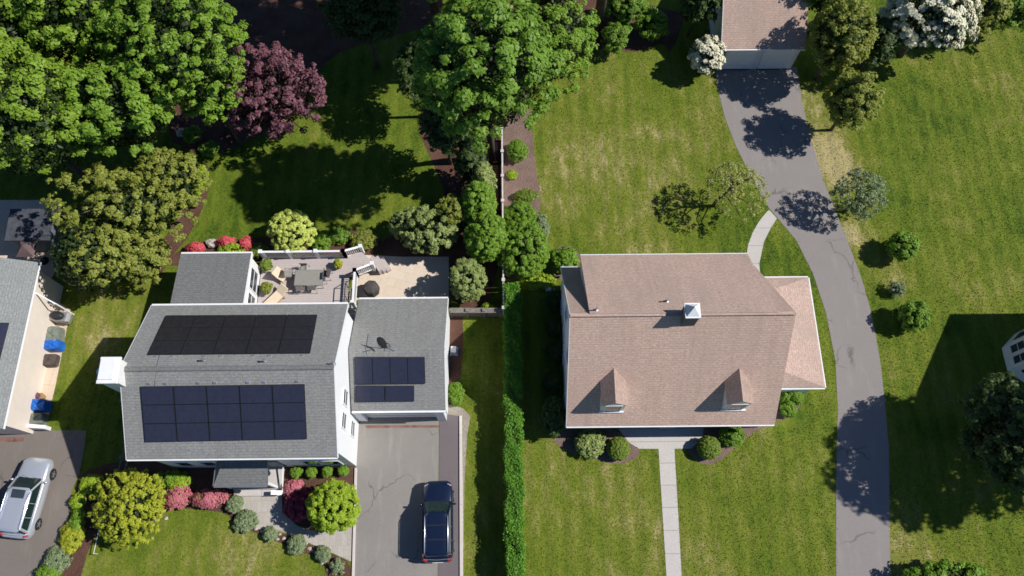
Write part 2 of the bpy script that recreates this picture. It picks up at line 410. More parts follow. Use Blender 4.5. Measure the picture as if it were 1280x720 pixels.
def grid_ground():
    xs = np.concatenate([[-600, -200, -90, -60], np.arange(-45, 46, 0.5), [60, 90, 200, 600]])
    ys = np.concatenate([[-600, -200, -60, -20], np.arange(-8, 55, 0.5), [70, 110, 250, 700]])
    X, Y = np.meshgrid(xs, ys); n, m = X.shape
    me = bpy.data.meshes.new('lawn')
    v = np.stack([X.ravel(), Y.ravel(), np.zeros(X.size)], 1)
    idx = np.arange(n*m).reshape(n, m)
    f = np.stack([idx[:-1, :-1], idx[:-1, 1:], idx[1:, 1:], idx[1:, :-1]], -1).reshape(-1, 4)
    me.from_pydata(v.tolist(), [], f.tolist())
    a = me.attributes.new('dry', 'FLOAT', 'POINT'); a.data.foreach_set('value', dryness(X.ravel(), Y.ravel()).astype(np.float32))
    me.materials.append(M['grass']); me.update()
    o = bpy.data.objects.new('lawn', me); COL.objects.link(o); o['kind'] = 'structure'
grid_ground()

# paved surfaces and beds (pixel outlines measured on the ground plane)
flat('driveway', [(893, 84), (899, 120), (907, 150), (920, 183), (942, 228), (961, 260), (972, 273), (995, 300), (1016, 342), (1032, 390), (1044, 450), (1047, 510), (1045, 600), (1045, 900),
      (1117, 900), (1113, 720), (1111, 560), (1106, 500), (1100, 450), (1089, 390), (1076, 345), (1055, 290), (1029, 225), (1014, 175), (1003, 130), (996, 84)], 0.012, M['asph'])
flat('path', [(961, 262), (950, 275), (941, 290), (935, 306), (933, 320), (934, 350), (952, 360), (949, 330), (955, 302), (963, 286), (971, 273)], 0.016, M['conc'])
flat('path_front', [(768, 530), (880, 530), (878, 549), (863, 561), (799, 561), (786, 553)], 0.012, M['conc'])
flat('path_to_street', [(823, 561), (843, 561), (852, 720), (864, 900), (845, 900), (833, 720)], 0.016, M['conc'])
flat('planting_bed', [(684, 528), (770, 535), (787, 552), (801, 563), (797, 572), (776, 581), (752, 577), (738, 571), (712, 566), (690, 552)], 0.006, M['mulch_p'], 2)
flat('planting_bed_right', [(876, 530), (968, 530), (945, 538), (932, 549), (917, 561), (899, 577), (883, 582), (868, 575), (859, 562), (870, 552)], 0.006, M['mulch_p'], 2)
flat('planting_bed_corner', [(966, 478), (1000, 480), (1006, 492), (1002, 507), (990, 520), (966, 530)], 0.006, M['mulch_p'], 1)
flat('planting_bed_back', [(688, 318), (700, 306), (716, 308), (728, 322), (728, 350), (690, 350)], 0.006, M['mulch_p'], 2)
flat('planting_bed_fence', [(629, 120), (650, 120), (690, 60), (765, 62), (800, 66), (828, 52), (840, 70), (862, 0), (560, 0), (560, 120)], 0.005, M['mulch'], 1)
flat('planting_bed_strip', [(629, 120), (662, 120), (668, 200), (674, 235), (676, 262), (668, 330), (655, 350), (629, 352)], 0.008, M['mulch_p'], 1)
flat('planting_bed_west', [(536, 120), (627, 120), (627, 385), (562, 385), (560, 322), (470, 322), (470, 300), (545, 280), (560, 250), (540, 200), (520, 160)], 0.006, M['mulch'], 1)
flat('planting_bed_deck', [(212, 322), (240, 302), (320, 298), (400, 288), (455, 286), (480, 300), (476, 322), (326, 330), (212, 335)], 0.010, M['mulch'], 1)
flat('planting_bed_yard', [(180, 330), (206, 300), (238, 240), (246, 205), (262, 203), (262, 240), (240, 290), (214, 322), (200, 345), (188, 345)], 0.006, M['mulch'], 1)
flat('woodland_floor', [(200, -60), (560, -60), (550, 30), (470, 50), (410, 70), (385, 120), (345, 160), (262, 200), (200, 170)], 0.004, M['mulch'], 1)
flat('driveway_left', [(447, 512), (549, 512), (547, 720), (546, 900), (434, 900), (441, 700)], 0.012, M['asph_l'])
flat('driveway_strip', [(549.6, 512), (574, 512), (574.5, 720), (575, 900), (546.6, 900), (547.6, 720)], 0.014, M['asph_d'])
flat('driveway_drain_strip', [(457, 531.5), (549, 531.5), (549, 534.5), (457, 535)], 0.018, M['redline'])
flat('driveway_neighbour', [(-160, 538), (108, 538), (106, 556), (100, 590), (90, 612), (86, 650), (74, 690), (54, 712), (48, 740), (40, 900), (-160, 900)], 0.012, M['asph_b'])
flat('driveway_paint_strip', [(-5, 547), (30, 546), (30, 552), (-5, 553)], 0.016, M['redline'])
for nm, a, b, wd in (('kerb', (576, 520), (577.5, 900), 0.18), ('kerb_left', (445, 585), (437, 900), 0.14)):
    A, B = at(*a), at(*b); mb = MB(); mb.box(0, 0, 0, 0, 0, 0) if False else None
    mb.prism([(A.x-wd/2, A.y), (A.x+wd/2, A.y), (B.x+wd/2, B.y), (B.x-wd/2, B.y)], -0.05, 0.10)
    setp(mb.build(nm, M['kerb'], bevel=0.015), kind='structure')
flat('gravel_margin', [(560, 505), (578, 510), (588, 520), (584, 545), (580.5, 600), (579, 720), (577.8, 720), (578.5, 560), (578.5, 521), (561, 518)], 0.020, M['gravel'], 0)
flat('paver_path', [(290, 609), (352, 609), (353, 640), (372, 658), (397, 665), (441, 658), (439, 702), (413, 690), (380, 676), (350, 663), (318, 661), (306, 648), (297, 625)], 0.012, M['paver'])
flat('front_bed', [(352, 575), (444, 575), (442, 658), (397, 664), (372, 657), (352, 638)], 0.008, M['mulch'])
flat('front_bed_edge', [(150, 575), (300, 575), (300, 612), (298, 640), (318, 661), (350, 664), (413, 691), (440, 703), (438, 740), (404, 740), (410, 715), (398, 697), (372, 688), (330, 670), (292, 656), (284, 641), (250, 637), (215, 635), (200, 645), (130, 660), (112, 680), (96, 740), (56, 740), (58, 712), (80, 690), (92, 640), (96, 600), (108, 588)], 0.005, M['mulch'], 1)
flat('side_bed', [(563, 385), (578, 385), (579, 430), (575, 480), (562, 505), (560, 500)], 0.006, M['mulch'])
flat('patio', [(440, 318), (500, 321), (561, 321), (561, 375), (440, 375)], 0.016, M['patio'])
flat('patio_neighbour', [(30, 360), (62, 368), (88, 388), (80, 430), (70, 480), (57, 536), (-20, 536)], 0.014, M['patio_w'])
flat('neighbour_yard_path', [(-60, 250), (75, 250), (75, 330), (50, 372), (-60, 372)], 0.010, M['patio_w'])

# ---------------------------------------------------------------- foliage
rng = np.random.default_rng(7)
def fib_dirs(n, zmin, rg):
    i = np.arange(n)+0.5
    z = 1-(1-zmin)*i/n
    ph = i*2.399963+rg.uniform(0, 6.28)
    r_ = np.sqrt(np.maximum(0, 1-z*z))
    d = np.stack([r_*np.cos(ph), r_*np.sin(ph), z], 1)+rg.normal(0, 0.16, (n, 3))
    return d/np.linalg.norm(d, axis=1)[:, None]
def lump_fn(rg, k=7, amp=0.16):
    dirs = rg.normal(size=(k, 3)); dirs /= np.linalg.norm(dirs, axis=1)[:, None]
    am = rg.uniform(-amp, amp*1.1, k); sh = rg.uniform(2, 6, k)
    return lambda d: 1+sum(a*np.exp(s*(d@u-1)) for a, u, s in zip(am, dirs, sh))
def quads_mesh(name, P, N, S, mats, parent=None, off=(0, 0, 0), asp=1.0, bend=0.25, rg=None, core=0):
    n = len(P); rg = rg or rng
    N = N/np.linalg.norm(N, axis=1)[:, None]
    t = rg.normal(size=(n, 3)); t -= (t*N).sum(1)[:, None]*N; t /= np.linalg.norm(t, axis=1)[:, None]
    b = np.cross(N, t); s = S[:, None]
    # a leaf spray: pointed hexagon-like quad with its tip bent down
    v = np.stack([P-t*s, P+b*s*asp*0.62, P+t*s-N*s*bend, P-b*s*asp*0.62], 1).reshape(-1, 3)-np.array(off)
    me = bpy.data.meshes.new(name)
    me.vertices.add(4*n); me.vertices.foreach_set('co', v.astype(np.float32).ravel())
    me.loops.add(4*n); me.loops.foreach_set('vertex_index', np.arange(4*n, dtype=np.int32))
    me.polygons.add(n); me.polygons.foreach_set('loop_start', np.arange(0, 4*n, 4, dtype=np.int32))
    me.polygons.foreach_set('loop_total', np.full(n, 4, dtype=np.int32))
    me.materials.append(mats)
    if core:
        me.materials.append(M['leaf_core_shade_p'] if 'purple' in mats.name else M['leaf_core'])
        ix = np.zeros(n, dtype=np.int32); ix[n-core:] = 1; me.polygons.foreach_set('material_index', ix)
    me.update(calc_edges=True)
    o = bpy.data.objects.new(name, me); COL.objects.link(o)
    if parent: o.parent = parent
    return o
def puffs(c, rad, pr, rg, cover=1.5, zmin=-0.3, amp=0.16, inner=0.3, cone=0.0, skip=0.0):
    rx, ry, rz = rad; ar = 2*math.pi*((rx*ry)**0.8+(rx*rz)**0.8+(ry*rz)**0.8)/3*(1-zmin)
    n = max(5, int(cover*ar/(math.pi*pr*pr)))
    d = fib_dirs(n, zmin, rg); L_ = lump_fn(rg, 9, amp)(d)
    k = L_*rg.uniform(0.86, 1.03, n)
    ins = rg.random(n) < inner; k[ins] *= rg.uniform(0.5, 0.88, ins.sum())
    if skip: keep = rg.random(n) > skip; d, k = d[keep], k[keep]
    q = d*k[:, None]*np.array([rx, ry, rz])
    if cone: q[:, :2] *= (1-cone*np.clip((q[:, 2:3]/rz+0.3)/1.3, 0, 1))
    return np.array(c)+q, d
M['leaf_core'] = leafmat('leaf_inner_shade', (0.018, 0.034, 0.008), (0.045, 0.075, 0.014), 0.2)  # inner leaves coloured dark, painting the shade of gaps in the crown
M['leaf_core_shade_p'] = leafmat('leaf_inner_shade_purple', (0.03, 0.012, 0.016), (0.06, 0.022, 0.03), 0.2)
def leaves(c, rad, pr=0.42, ls=0.10, per=46, seed=0, cover=1.5, zmin=-0.3, amp=0.16, inner=0.3, cone=0.0, skip=0.0, flat_=0.65, up=0.35, jit=0.45, full=True):
    rg = np.random.default_rng(seed+11)
    if full: cover *= 1.12; per *= 1.35; jit *= 0.75; up += 0.15
    C_, D_ = puffs(c, rad, pr, rg, cover, zmin, amp, inner, cone, skip)
    n = len(C_); prs = pr*rg.uniform(0.55, 1.3, n)
    K = rg.poisson(per*np.clip((prs/pr)**2, 0.3, 1.8)).astype(int)
    id_ = np.repeat(np.arange(n), K); m = len(id_)
    a = rg.normal(size=(m, 3)); a /= np.linalg.norm(a, axis=1)[:, None]
    a[:, 2] = np.where(rg.random(m) < 0.8, np.abs(a[:, 2]), a[:, 2])
    rr = prs[id_]*rg.uniform(0.55, 1.05, m)
    P = C_[id_]+a*rr[:, None]*np.array([1, 1, flat_])
    N = a*0.9+D_[id_]*0.35+np.array([0, 0, up])+rg.normal(0, jit, (m, 3))
    S = ls*rg.uniform(0.6, 1.35, m)
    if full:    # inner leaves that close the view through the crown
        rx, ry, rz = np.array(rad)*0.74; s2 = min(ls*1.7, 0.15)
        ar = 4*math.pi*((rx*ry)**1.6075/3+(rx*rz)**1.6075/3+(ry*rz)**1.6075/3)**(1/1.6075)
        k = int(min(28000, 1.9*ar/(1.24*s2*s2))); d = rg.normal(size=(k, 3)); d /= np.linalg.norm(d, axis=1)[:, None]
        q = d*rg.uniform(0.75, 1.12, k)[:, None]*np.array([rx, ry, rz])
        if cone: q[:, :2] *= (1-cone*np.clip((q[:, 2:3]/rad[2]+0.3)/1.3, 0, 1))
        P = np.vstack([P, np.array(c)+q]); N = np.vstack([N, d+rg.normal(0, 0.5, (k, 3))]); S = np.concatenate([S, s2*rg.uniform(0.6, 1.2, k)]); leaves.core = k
    else: leaves.core = 0
    P[:, 2] = np.maximum(P[:, 2], 0.03)
    return P, N, S, C_

LM = {
 'maple': leafmat('leaf_maple', (0.127, 0.228, 0.019), (0.260, 0.412, 0.039)),
 'maple_y': leafmat('leaf_maple_yellowish', (0.145, 0.245, 0.02), (0.3, 0.44, 0.042)),
 'oak': leafmat('leaf_oak', (0.113, 0.209, 0.021), (0.232, 0.388, 0.042)),
 'olive': leafmat('leaf_olive', (0.165, 0.195, 0.028), (0.37, 0.4, 0.07)),
 'purple': leafmat('leaf_purple', (0.098, 0.032, 0.047), (0.271, 0.113, 0.142), 0.15),
 'lime': leafmat('leaf_lime', (0.232, 0.342, 0.015), (0.449, 0.581, 0.048)),
 'chart': leafmat('leaf_chartreuse', (0.390, 0.451, 0.073), (0.818, 0.871, 0.238)),
 'gold': leafmat('leaf_gold', (0.246, 0.292, 0.017), (0.562, 0.572, 0.051)),
 'greygreen': leafmat('needle_greygreen', (0.147, 0.197, 0.052), (0.365, 0.432, 0.132), 0.15),
 'pine': leafmat('needle_pine', (0.049, 0.079, 0.034), (0.145, 0.191, 0.073), 0.12),
 'bright': leafmat('leaf_bright', (0.123, 0.234, 0.018), (0.252, 0.414, 0.036)),
 'hedge': leafmat('leaf_hedge', (0.074, 0.189, 0.014), (0.182, 0.396, 0.035)),
 'box': leafmat('leaf_box', (0.134, 0.195, 0.020), (0.290, 0.389, 0.059)),
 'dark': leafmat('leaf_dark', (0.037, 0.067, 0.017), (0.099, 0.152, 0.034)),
 'sage': leafmat('leaf_sage', (0.134, 0.183, 0.085), (0.304, 0.370, 0.185), 0.15),
 'airy': leafmat('leaf_airy', (0.28, 0.3, 0.08), (0.52, 0.52, 0.19)),
 'pink': leafmat('petal_pink', (0.40, 0.10, 0.13), (0.72, 0.25, 0.30), 0.2),
 'red': leafmat('petal_red', (0.50, 0.05, 0.08), (0.78, 0.14, 0.16), 0.2),
 'magenta': leafmat('petal_magenta', (0.22, 0.02, 0.06), (0.42, 0.06, 0.12), 0.2),
 'white': leafmat('petal_white', (0.66, 0.62, 0.46), (0.88, 0.84, 0.68), 0.15),
}
def tree(name, px, py, zc, rpx, rpy, rz, lm, label, cat='tree', group=None, seed=0, pr=0.42, ls=0.10, per=46, blossoms=None, trunk=True, lean=0.0, leany=0.0, **kw):
    c = at(px, py, zc); m = mpp(px, py, zc)
    rx, ry = rpx*m, rpy*m
    if ry is None: ry = rx
    root = thing(name, (c.x+lean, c.y+leany, 0), label, cat, group)
    P, N, S, C_ = leaves((c.x, c.y, zc), (rx, ry, rz), pr, ls, per, seed, **kw)
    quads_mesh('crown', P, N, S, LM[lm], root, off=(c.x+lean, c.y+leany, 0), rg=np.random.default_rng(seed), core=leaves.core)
    if blossoms:
        bm_, frac, bs = blossoms; rg = np.random.default_rng(seed+5)
        sel = rg.choice(len(P)-leaves.core, int((len(P)-leaves.core)*frac), replace=False)
        k = (P[sel]-np.array([c.x, c.y, zc])); k /= np.linalg.norm(k, axis=1)[:, None]
        up_ = sel[(k[:, 2] > -0.1)]; kk = k[(k[:, 2] > -0.1)]
        quads_mesh('blossom', P[up_]+kk*bs*0.8+np.array([0, 0, bs*0.6]), kk+np.array([0.15, 0, 0.5])+rg.normal(0, 0.3, kk.shape), np.full(len(up_), bs)*rg.uniform(0.6, 1.2, len(up_)), LM[bm_], root, off=(c.x+lean, c.y+leany, 0), rg=rg, asp=1.6, bend=0.1)
    if trunk:
        rd = random.Random(seed); mb = MB(); tr = max(0.035, 0.045*max(rx, ry)+0.02)
        x0, y0 = c.x+lean, c.y+leany; top = zc+rz*0.35
        pts = [(x0, y0, -0.05), (x0+0.02, y0, zc*0.3), (x0-lean*0.4+rd.uniform(-.1, .1), y0-leany*0.5, max(zc-rz*0.55, zc*0.45)), (c.x, c.y, top)]
        mb.tube(pts, [tr*1.35, tr, tr*0.85, tr*0.25], 8)
        idx = rd.sample(range(len(C_)), min(len(C_), 16 if rx > 1.2 else 7))
        for i in idx:
            e = Vector(C_[i]); z0 = min(max(e.z-0.6*(Vector((e.x-c.x, e.y-c.y, 0)).length), zc*0.4), top*0.9)
            a = Vector((c.x, c.y, z0)); mid = (a+e)/2+Vector((0, 0, 0.12*(e-a).length))
            mb.tube([a, mid, e], [tr*0.5, tr*0.3, tr*0.1], 5, cap=False)
        mb.build('trunk', M['bark'], root, smooth=True)
    return root

def shrub(name, px, py, r, lm, label, zc=0.45, rz=0.45, cat='shrub', group=None, ry=None, seed=0, **kw):
    kw.setdefault('pr', 0.16); kw.setdefault('ls', 0.055); kw.setdefault('per', 26); kw.setdefault('zmin', -0.45); kw.setdefault('amp', 0.3); kw.setdefault('cover', 2.3)
    return tree(name, px, py, zc, r, ry or r, rz, lm, label, cat, group, seed, **kw)
BIG = dict(pr=0.43, ls=0.11, per=58, cover=1.85, zmin=-0.25, amp=0.24, inner=0.42)
FINE = dict(pr=0.34, ls=0.10, per=36, cover=1.6, zmin=-0.25, amp=0.2, inner=0.35)

# --- the tall trees upper left
tree('maple_tree', 30, 150, 8.5, 100, 80, 4.2, 'maple_y', 'tall maple with coarse yellow green leaf clumps at the left edge, above the neighbour roof', seed=1, **BIG)
tree('maple_tree', 218, 60, 9.0, 88, 82, 4.4, 'maple', 'tall dense green maple beside the purple tree, upper left', seed=2, group=None, **{**FINE, 'pr': 0.31, 'ls': 0.10})
tree('maple_tree', 110, 10, 9.5, 98, 85, 4.4, 'maple_y', 'big maple at the top edge, second crown from the top left corner', seed=3, **BIG)
tree('maple_tree', 150, 138, 8.0, 66, 50, 3.4, 'maple', 'green maple crown in the middle of the upper left woods, above the olive tree', seed=4, **{**BIG, 'pr': 0.42, 'ls': 0.12})
tree('maple_tree', 0, 20, 9.5, 82, 92, 4.2, 'maple_y', 'yellow green maple filling the top left corner', seed=5, **BIG)
tree('maple_tree', 262, 118, 6.0, 34, 34, 2.3, 'bright', 'low bright green side crown tucked under the dense maple, left of the purple tree', seed=6, **FINE)
# --- olive double tree
tree('ornamental_tree', 115, 320, 3.6, 56, 54, 2.7, 'olive', 'olive green broad tree beside the neighbour roof and patio', seed=7, **{**FINE, 'pr': 0.27, 'ls': 0.09, 'per': 30, 'cover': 1.35, 'amp': 0.4})
tree('ornamental_tree', 160, 262, 4.0, 64, 48, 2.6, 'olive', 'olive green tree in the middle of the row below the tall maples', seed=8, **{**FINE, 'pr': 0.27, 'ls': 0.09, 'per': 30, 'cover': 1.35, 'amp': 0.4})
tree('ornamental_tree', 215, 226, 3.6, 38, 36, 2.2, 'olive', 'small olive green tree at the right end of its row, nearest the lawn', seed=9, **{**FINE, 'pr': 0.26, 'ls': 0.08})
tree('ornamental_tree', 176, 318, 2.6, 30, 32, 1.8, 'olive', 'low olive green tree between the olive trees and the grey addition roof', seed=10, **{**FINE, 'pr': 0.24, 'ls': 0.075})
# --- purple tree
tree('purple_maple', 336, 118, 3.9, 61, 51, 2.5, 'purple', 'dark purple leaved ornamental maple at the edge of the shade', seed=11, **{**FINE, 'pr': 0.27, 'ls': 0.085, 'amp': 0.55, 'cover': 1.4})
# --- middle top
tree('maple_tree', 608, 90, 11.8, 88, 76, 4.4, 'oak', 'large green maple at the top of the property line, overhanging the white fence', seed=12, leany=1.6, **{**BIG, 'pr': 0.4, 'ls': 0.12, 'per': 50, 'cover': 2.0})
tree('maple_tree', 690, 46, 5.8, 48, 70, 3.0, 'maple', 'green maple at the top edge whose crown borders the sunny back lawn', seed=13, leany=2.4, **{**FINE, 'pr': 0.33})
tree('maple_tree', 590, -46, 11.0, 66, 44, 4.0, 'maple_y', 'green maple cut by the top edge, just left of centre', seed=14, **BIG)
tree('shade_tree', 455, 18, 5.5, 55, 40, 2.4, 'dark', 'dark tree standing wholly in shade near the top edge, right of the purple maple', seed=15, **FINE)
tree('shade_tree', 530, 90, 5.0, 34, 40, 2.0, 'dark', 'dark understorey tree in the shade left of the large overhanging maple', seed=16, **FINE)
for i, (X, Y, z, r_, l_) in enumerate(((-5.0, 37.0, 13, 5.0, 'above the shaded wood'), (1.5, 37.2, 13, 4.8, 'near the top of the property line'), (6.5, 37, 14.5, 4.6, 'above the round green shrub'), (-11.5, 38.5, 13, 4.6, 'behind the purple maple'))):
    if r_ == 0: continue
    root = thing('tall_oak', (X, Y, 0), 'tall oak crown beyond the top edge, '+l_, 'tree')
    P, N, S, C_ = leaves((X, Y, z), (r_, r_*0.85, 4.0), 0.6, 0.2, 46, 30+i, cover=1.5)
    quads_mesh('crown', P, N, S, LM['oak'], root, off=(X, Y, 0))
    MB().tube([(X, Y, 0), (X, Y, z*0.5), (X, Y, z)], [0.4, 0.3, 0.1]).build('trunk', M['bark'], root, smooth=True)
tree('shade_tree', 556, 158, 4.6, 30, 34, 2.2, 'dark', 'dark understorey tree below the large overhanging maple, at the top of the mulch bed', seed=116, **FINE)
# --- property line planting, west side of the fence
tree('pine_tree', 535, 296, 1.7, 36, 26, 1.5, 'greygreen', 'spreading grey green pine beside the sandy patio', seed=17, pr=0.2, ls=0.085, per=30, cover=1.5, amp=0.35)
tree('pine_tree', 507, 283, 1.2, 18, 16, 1.0, 'greygreen', 'small grey green juniper left of the spreading pine', seed=18, pr=0.18, ls=0.075, per=26, amp=0.35)
tree('conifer', 566, 268, 2.1, 20, 22, 1.6, 'olive', 'yellowish conifer with brown tips behind the spreading pine', seed=19, pr=0.2, ls=0.08, per=28, amp=0.3)
tree('conifer', 588, 205, 2.6, 18, 22, 2.3, 'dark', 'dark conifer topmost in the row along the west side of the white fence', seed=20, pr=0.22, ls=0.09, per=28, cone=0.45)
tree('conifer', 605, 228, 2.4, 13, 22, 1.9, 'greygreen', 'slender grey green conifer touching the white fence, below the dark one', seed=21, pr=0.2, ls=0.08, per=28, cone=0.4)
tree('arborvitae', 600, 258, 2.3, 21, 24, 2.0, 'bright', 'bright green arborvitae against the white fence, upper of two', seed=22, cover=2.2, pr=0.18, ls=0.075, per=34, amp=0.25)
tree('arborvitae', 605, 300, 2.2, 25, 30, 1.9, 'bright', 'bright green arborvitae against the white fence, lower and wider of two', seed=23, cover=2.2, pr=0.18, ls=0.075, per=34, amp=0.25)
tree('pine_tree', 586, 352, 1.7, 20, 25, 1.5, 'greygreen', 'grey green upright pine at the right end of the sandy patio', seed=24, pr=0.18, ls=0.08, per=30, amp=0.3)
# east side of the fence
shrub('shrub', 646, 187, 13, 'bright', 'round bright shrub in the mulch strip, just under the overhanging maple', 0.7, 0.6, seed=25)
shrub('shrub', 640, 218, 5, 'lime', 'tiny young shrub alone in the mulch strip by the fence', 0.2, 0.2, seed=26)
shrub('shrub', 658, 245, 14, 'box', 'low ragged shrub above the bright mound, right of the white fence', 0.35, 0.3, ry=8, seed=27)
shrub('shrub', 649, 268, 20, 'bright', 'medium bright green shrub right of the white fence, above the large one', 0.8, 0.75, seed=28, pr=0.18)
tree('large_shrub', 656, 312, 1.3, 29, 36, 1.2, 'bright', 'largest bright green mounded shrub right of the white fence', 'shrub', seed=29, cover=2.4, pr=0.17, ls=0.065, per=34)
shrub('shrub', 671, 352, 22, 'lime', 'low spreading shrub at the top end of the clipped hedge', 0.25, 0.3, ry=9, seed=30)
shrub('shrub', 676, 285, 9, 'sage', 'small grey shrub at the lawn edge beside the bright mound', 0.25, 0.3, ry=18, seed=31)
# behind the tan house corner
shrub('shrub', 708, 325, 15, 'bright', 'leafy light green shrub at the back left corner of the tan roofed house', 0.7, 0.6, seed=32, pr=0.22, ls=0.09)
# top right group
shrub('shrub', 815, 30, 19, 'bright', 'round bright green shrub alone against the dark bed at the top', 1.1, 0.9, seed=33, pr=0.25, ls=0.09)
tree('shrub', 770, 46, 1.1, 14, 18, 0.9, 'oak', 'green shrub at the top edge of the back lawn, beside the maple crown', 'shrub', seed=34, pr=0.25, ls=0.08, amp=0.4)
tree('shrub', 782, 8, 1.8, 26, 20, 1.5, 'oak', 'leafy shrub cut by the top edge between the maple and the round shrub', 'shrub', seed=35, pr=0.25, ls=0.09)
tree('shade_tree', 872, 6, 3.2, 24, 20, 2.0, 'dark', 'dark tree left of the detached garage roof at the top edge', seed=36, **FINE)
tree('flowering_shrub', 884, 72, 1.6, 20, 22, 1.4, 'greygreen', 'round shrub covered in white flowers at the corner of the detached garage', 'shrub', seed=37, pr=0.2, ls=0.07, per=30, amp=0.08, blossoms=('white', 0.7, 0.085))
tree('yew_tree', 1048, 50, 4.2, 34, 44, 2.6, 'olive', 'tall olive green tree right beside the detached garage roof', seed=38, **{**FINE, 'pr': 0.28, 'ls': 0.085})
tree('yew_tree', 1063, 128, 3.3, 29, 33, 2.2, 'olive', 'olive green tree below its taller neighbour, right of the driveway top', seed=39, **{**FINE, 'pr': 0.26, 'ls': 0.08, 'amp': 0.35})
tree('oak_tree', 1096, 52, 2.8, 28, 32, 1.8, 'dark', 'dark green tree behind the white dogwood', seed=40, **FINE)
tree('oak_tree', 1040, -15, 4.5, 40, 24, 2.6, 'oak', 'green tree at the top edge right of the detached garage ridge', seed=41, **FINE)
tree('dogwood_tree', 1162, 20, 4.2, 60, 54, 2.2, 'greygreen', 'broad dogwood covered in white blossom at the top edge', seed=42, pr=0.26, ls=0.09, per=40, amp=0.5, cover=1.8, blossoms=('white', 1.0, 0.095))
tree('oak_tree', 1232, 14, 3.2, 26, 22, 1.9, 'olive', 'yellow green small tree right of the white dogwood', seed=43, **FINE)
tree('oak_tree', 1265, 8, 2.6, 26, 26, 1.7, 'oak', 'green tree filling the top right corner', seed=44, **FINE)
tree('young_tree', 1073, 246, 2.1, 28, 30, 1.5, 'sage', 'airy grey green young tree at the right edge of the driveway bend', seed=45, pr=0.17, ls=0.06, per=24, cover=1.5, amp=0.3, full=False)
tree('airy_tree', 918, 234, 2.6, 34, 31, 1.3, 'airy', 'sparse yellow green young tree standing alone on the back lawn', seed=46, pr=0.17, ls=0.055, per=22, cover=1.25, amp=0.3, lean=-0.7, full=False)
for i, (px, py, r_, z, lab) in enumerate(((1127, 309, 18, 1.05, 'upper of the two round green trees right of the driveway'), (1142, 396, 18, 1.05, 'lower of the two round green trees right of the driveway'))):
    tree('round_tree', px, py, z, r_, r_, 0.95, 'bright', lab, 'tree', 'round young trees along the driveway', seed=47+i, pr=0.18, ls=0.07, per=26, amp=0.2)
shrub('shrub', 1122, 362, 8, 'sage', 'small spindly shrub between the two round trees', 0.55, 0.5, seed=49, cover=0.9)
# lower right
tree('shade_tree', 1262, 545, 4.0, 50, 74, 3.0, 'dark', 'dark tree in deep shade at the right edge, below the white bay', seed=50, **FINE)
tree('dogwood_shrub', 1185, 722, 1.1, 46, 20, 0.9, 'bright', 'leafy shrub cut by the bottom edge, right of the driveway', 'shrub', seed=51, pr=0.24, ls=0.09, per=26, amp=0.3)
root = thing('tall_oak', (35.6, 7.2, 0), 'tall oak beyond the right edge that shades the driveway', 'tree')
P, N, S, C_ = leaves((35.6, 6.7, 11.0), (5.4, 4.1, 3.2), 0.5, 0.17, 46, 60, cover=1.5)
quads_mesh('crown', P, N, S, LM['oak'], root, off=(35.6, 7.2, 0))
MB().tube([(35.6, 7.2, 0), (35.6, 7.0, 6), (35.6, 6.8, 11)], [0.35, 0.28, 0.1]).build('trunk', M['bark'], root, smooth=True)
# front of the grey house
tree('golden_shrub', 163, 634, 1.9, 41, 42, 1.7, 'gold', 'large golden green shrub at the left front corner of the grey roofed house', 'shrub', seed=52, pr=0.15, ls=0.058, per=26, amp=0.38)
tree('ball_shrub', 417, 633, 1.9, 30, 31, 1.55, 'lime', 'big lime green ball shrub beside the parked navy car driveway', 'shrub', seed=53, pr=0.17, ls=0.06, per=34, amp=0.06, inner=0.15)
tree('ball_shrub', 365, 290, 1.6, 28, 27, 1.35, 'chart', 'pale chartreuse ball shrub behind the deck railing', 'shrub', seed=54, pr=0.17, ls=0.065, per=34, amp=0.08, inner=0.15)
for px, py, rx_, ry_, lm, lab, s_ in ((222, 622, 13, 13, 'pink', 'pink azalea beside the golden shrub', 55), (262, 625, 22, 9, 'pink', 'wide pink azalea left of the front step', 56),
        (368, 611, 13, 9, 'pink', 'pink azalea right of the front step', 57), (374, 630, 15, 16, 'magenta', 'dark magenta leaved shrub in the shadow of the lime ball', 58),
        (246, 310, 10, 4, 'red', 'red azalea left of the boulder, behind the addition roof', 59), (284, 303, 9, 4, 'red', 'red azalea right of the boulder, behind the addition roof', 60), (309, 305, 6, 6, 'red', 'small red azalea nearest the chartreuse ball shrub', 61)):
    shrub('azalea', px, py, rx_, 'box' if lm != 'magenta' else 'purple', lab, 0.4, 0.38, ry=ry_, seed=s_, blossoms=(lm, 0.75, 0.06))
for i, (px, lab) in enumerate(((369, 'first from the left'), (389, 'second from the left'), (409, 'third from the left'), (429, 'last, nearest the driveway'))):
    shrub('box_ball', px, 591-i*0.7, 5.6, 'bright', 'small round box shrub in the row under the grey house front, '+lab, 0.36, 0.3, group='row of small round shrubs', seed=62+i, pr=0.11, ls=0.045)
for i, (px, py, r_, lab) in enumerate(((293, 630, 10, 'beside the front step'), (307, 651, 11.5, 'at the inner bend of the paver path'), (337, 668, 9, 'middle one along the paver path'), (371, 680, 10, 'below the bend of the paver path'), (403, 692, 8.5, 'small, near the driveway end of the path'))):
    shrub('lavender_shrub', px, py, r_, 'sage', 'grey green mounded perennial, '+lab, 0.28, 0.28, group='grey green mounds along the paver path', seed=70+i, pr=0.12, ls=0.05)
shrub('perennial', 421, 708, 8, 'sage', 'wispy plant in the mulch at the end of the path, bottom edge', 0.25, 0.25, seed=76, cover=0.9)
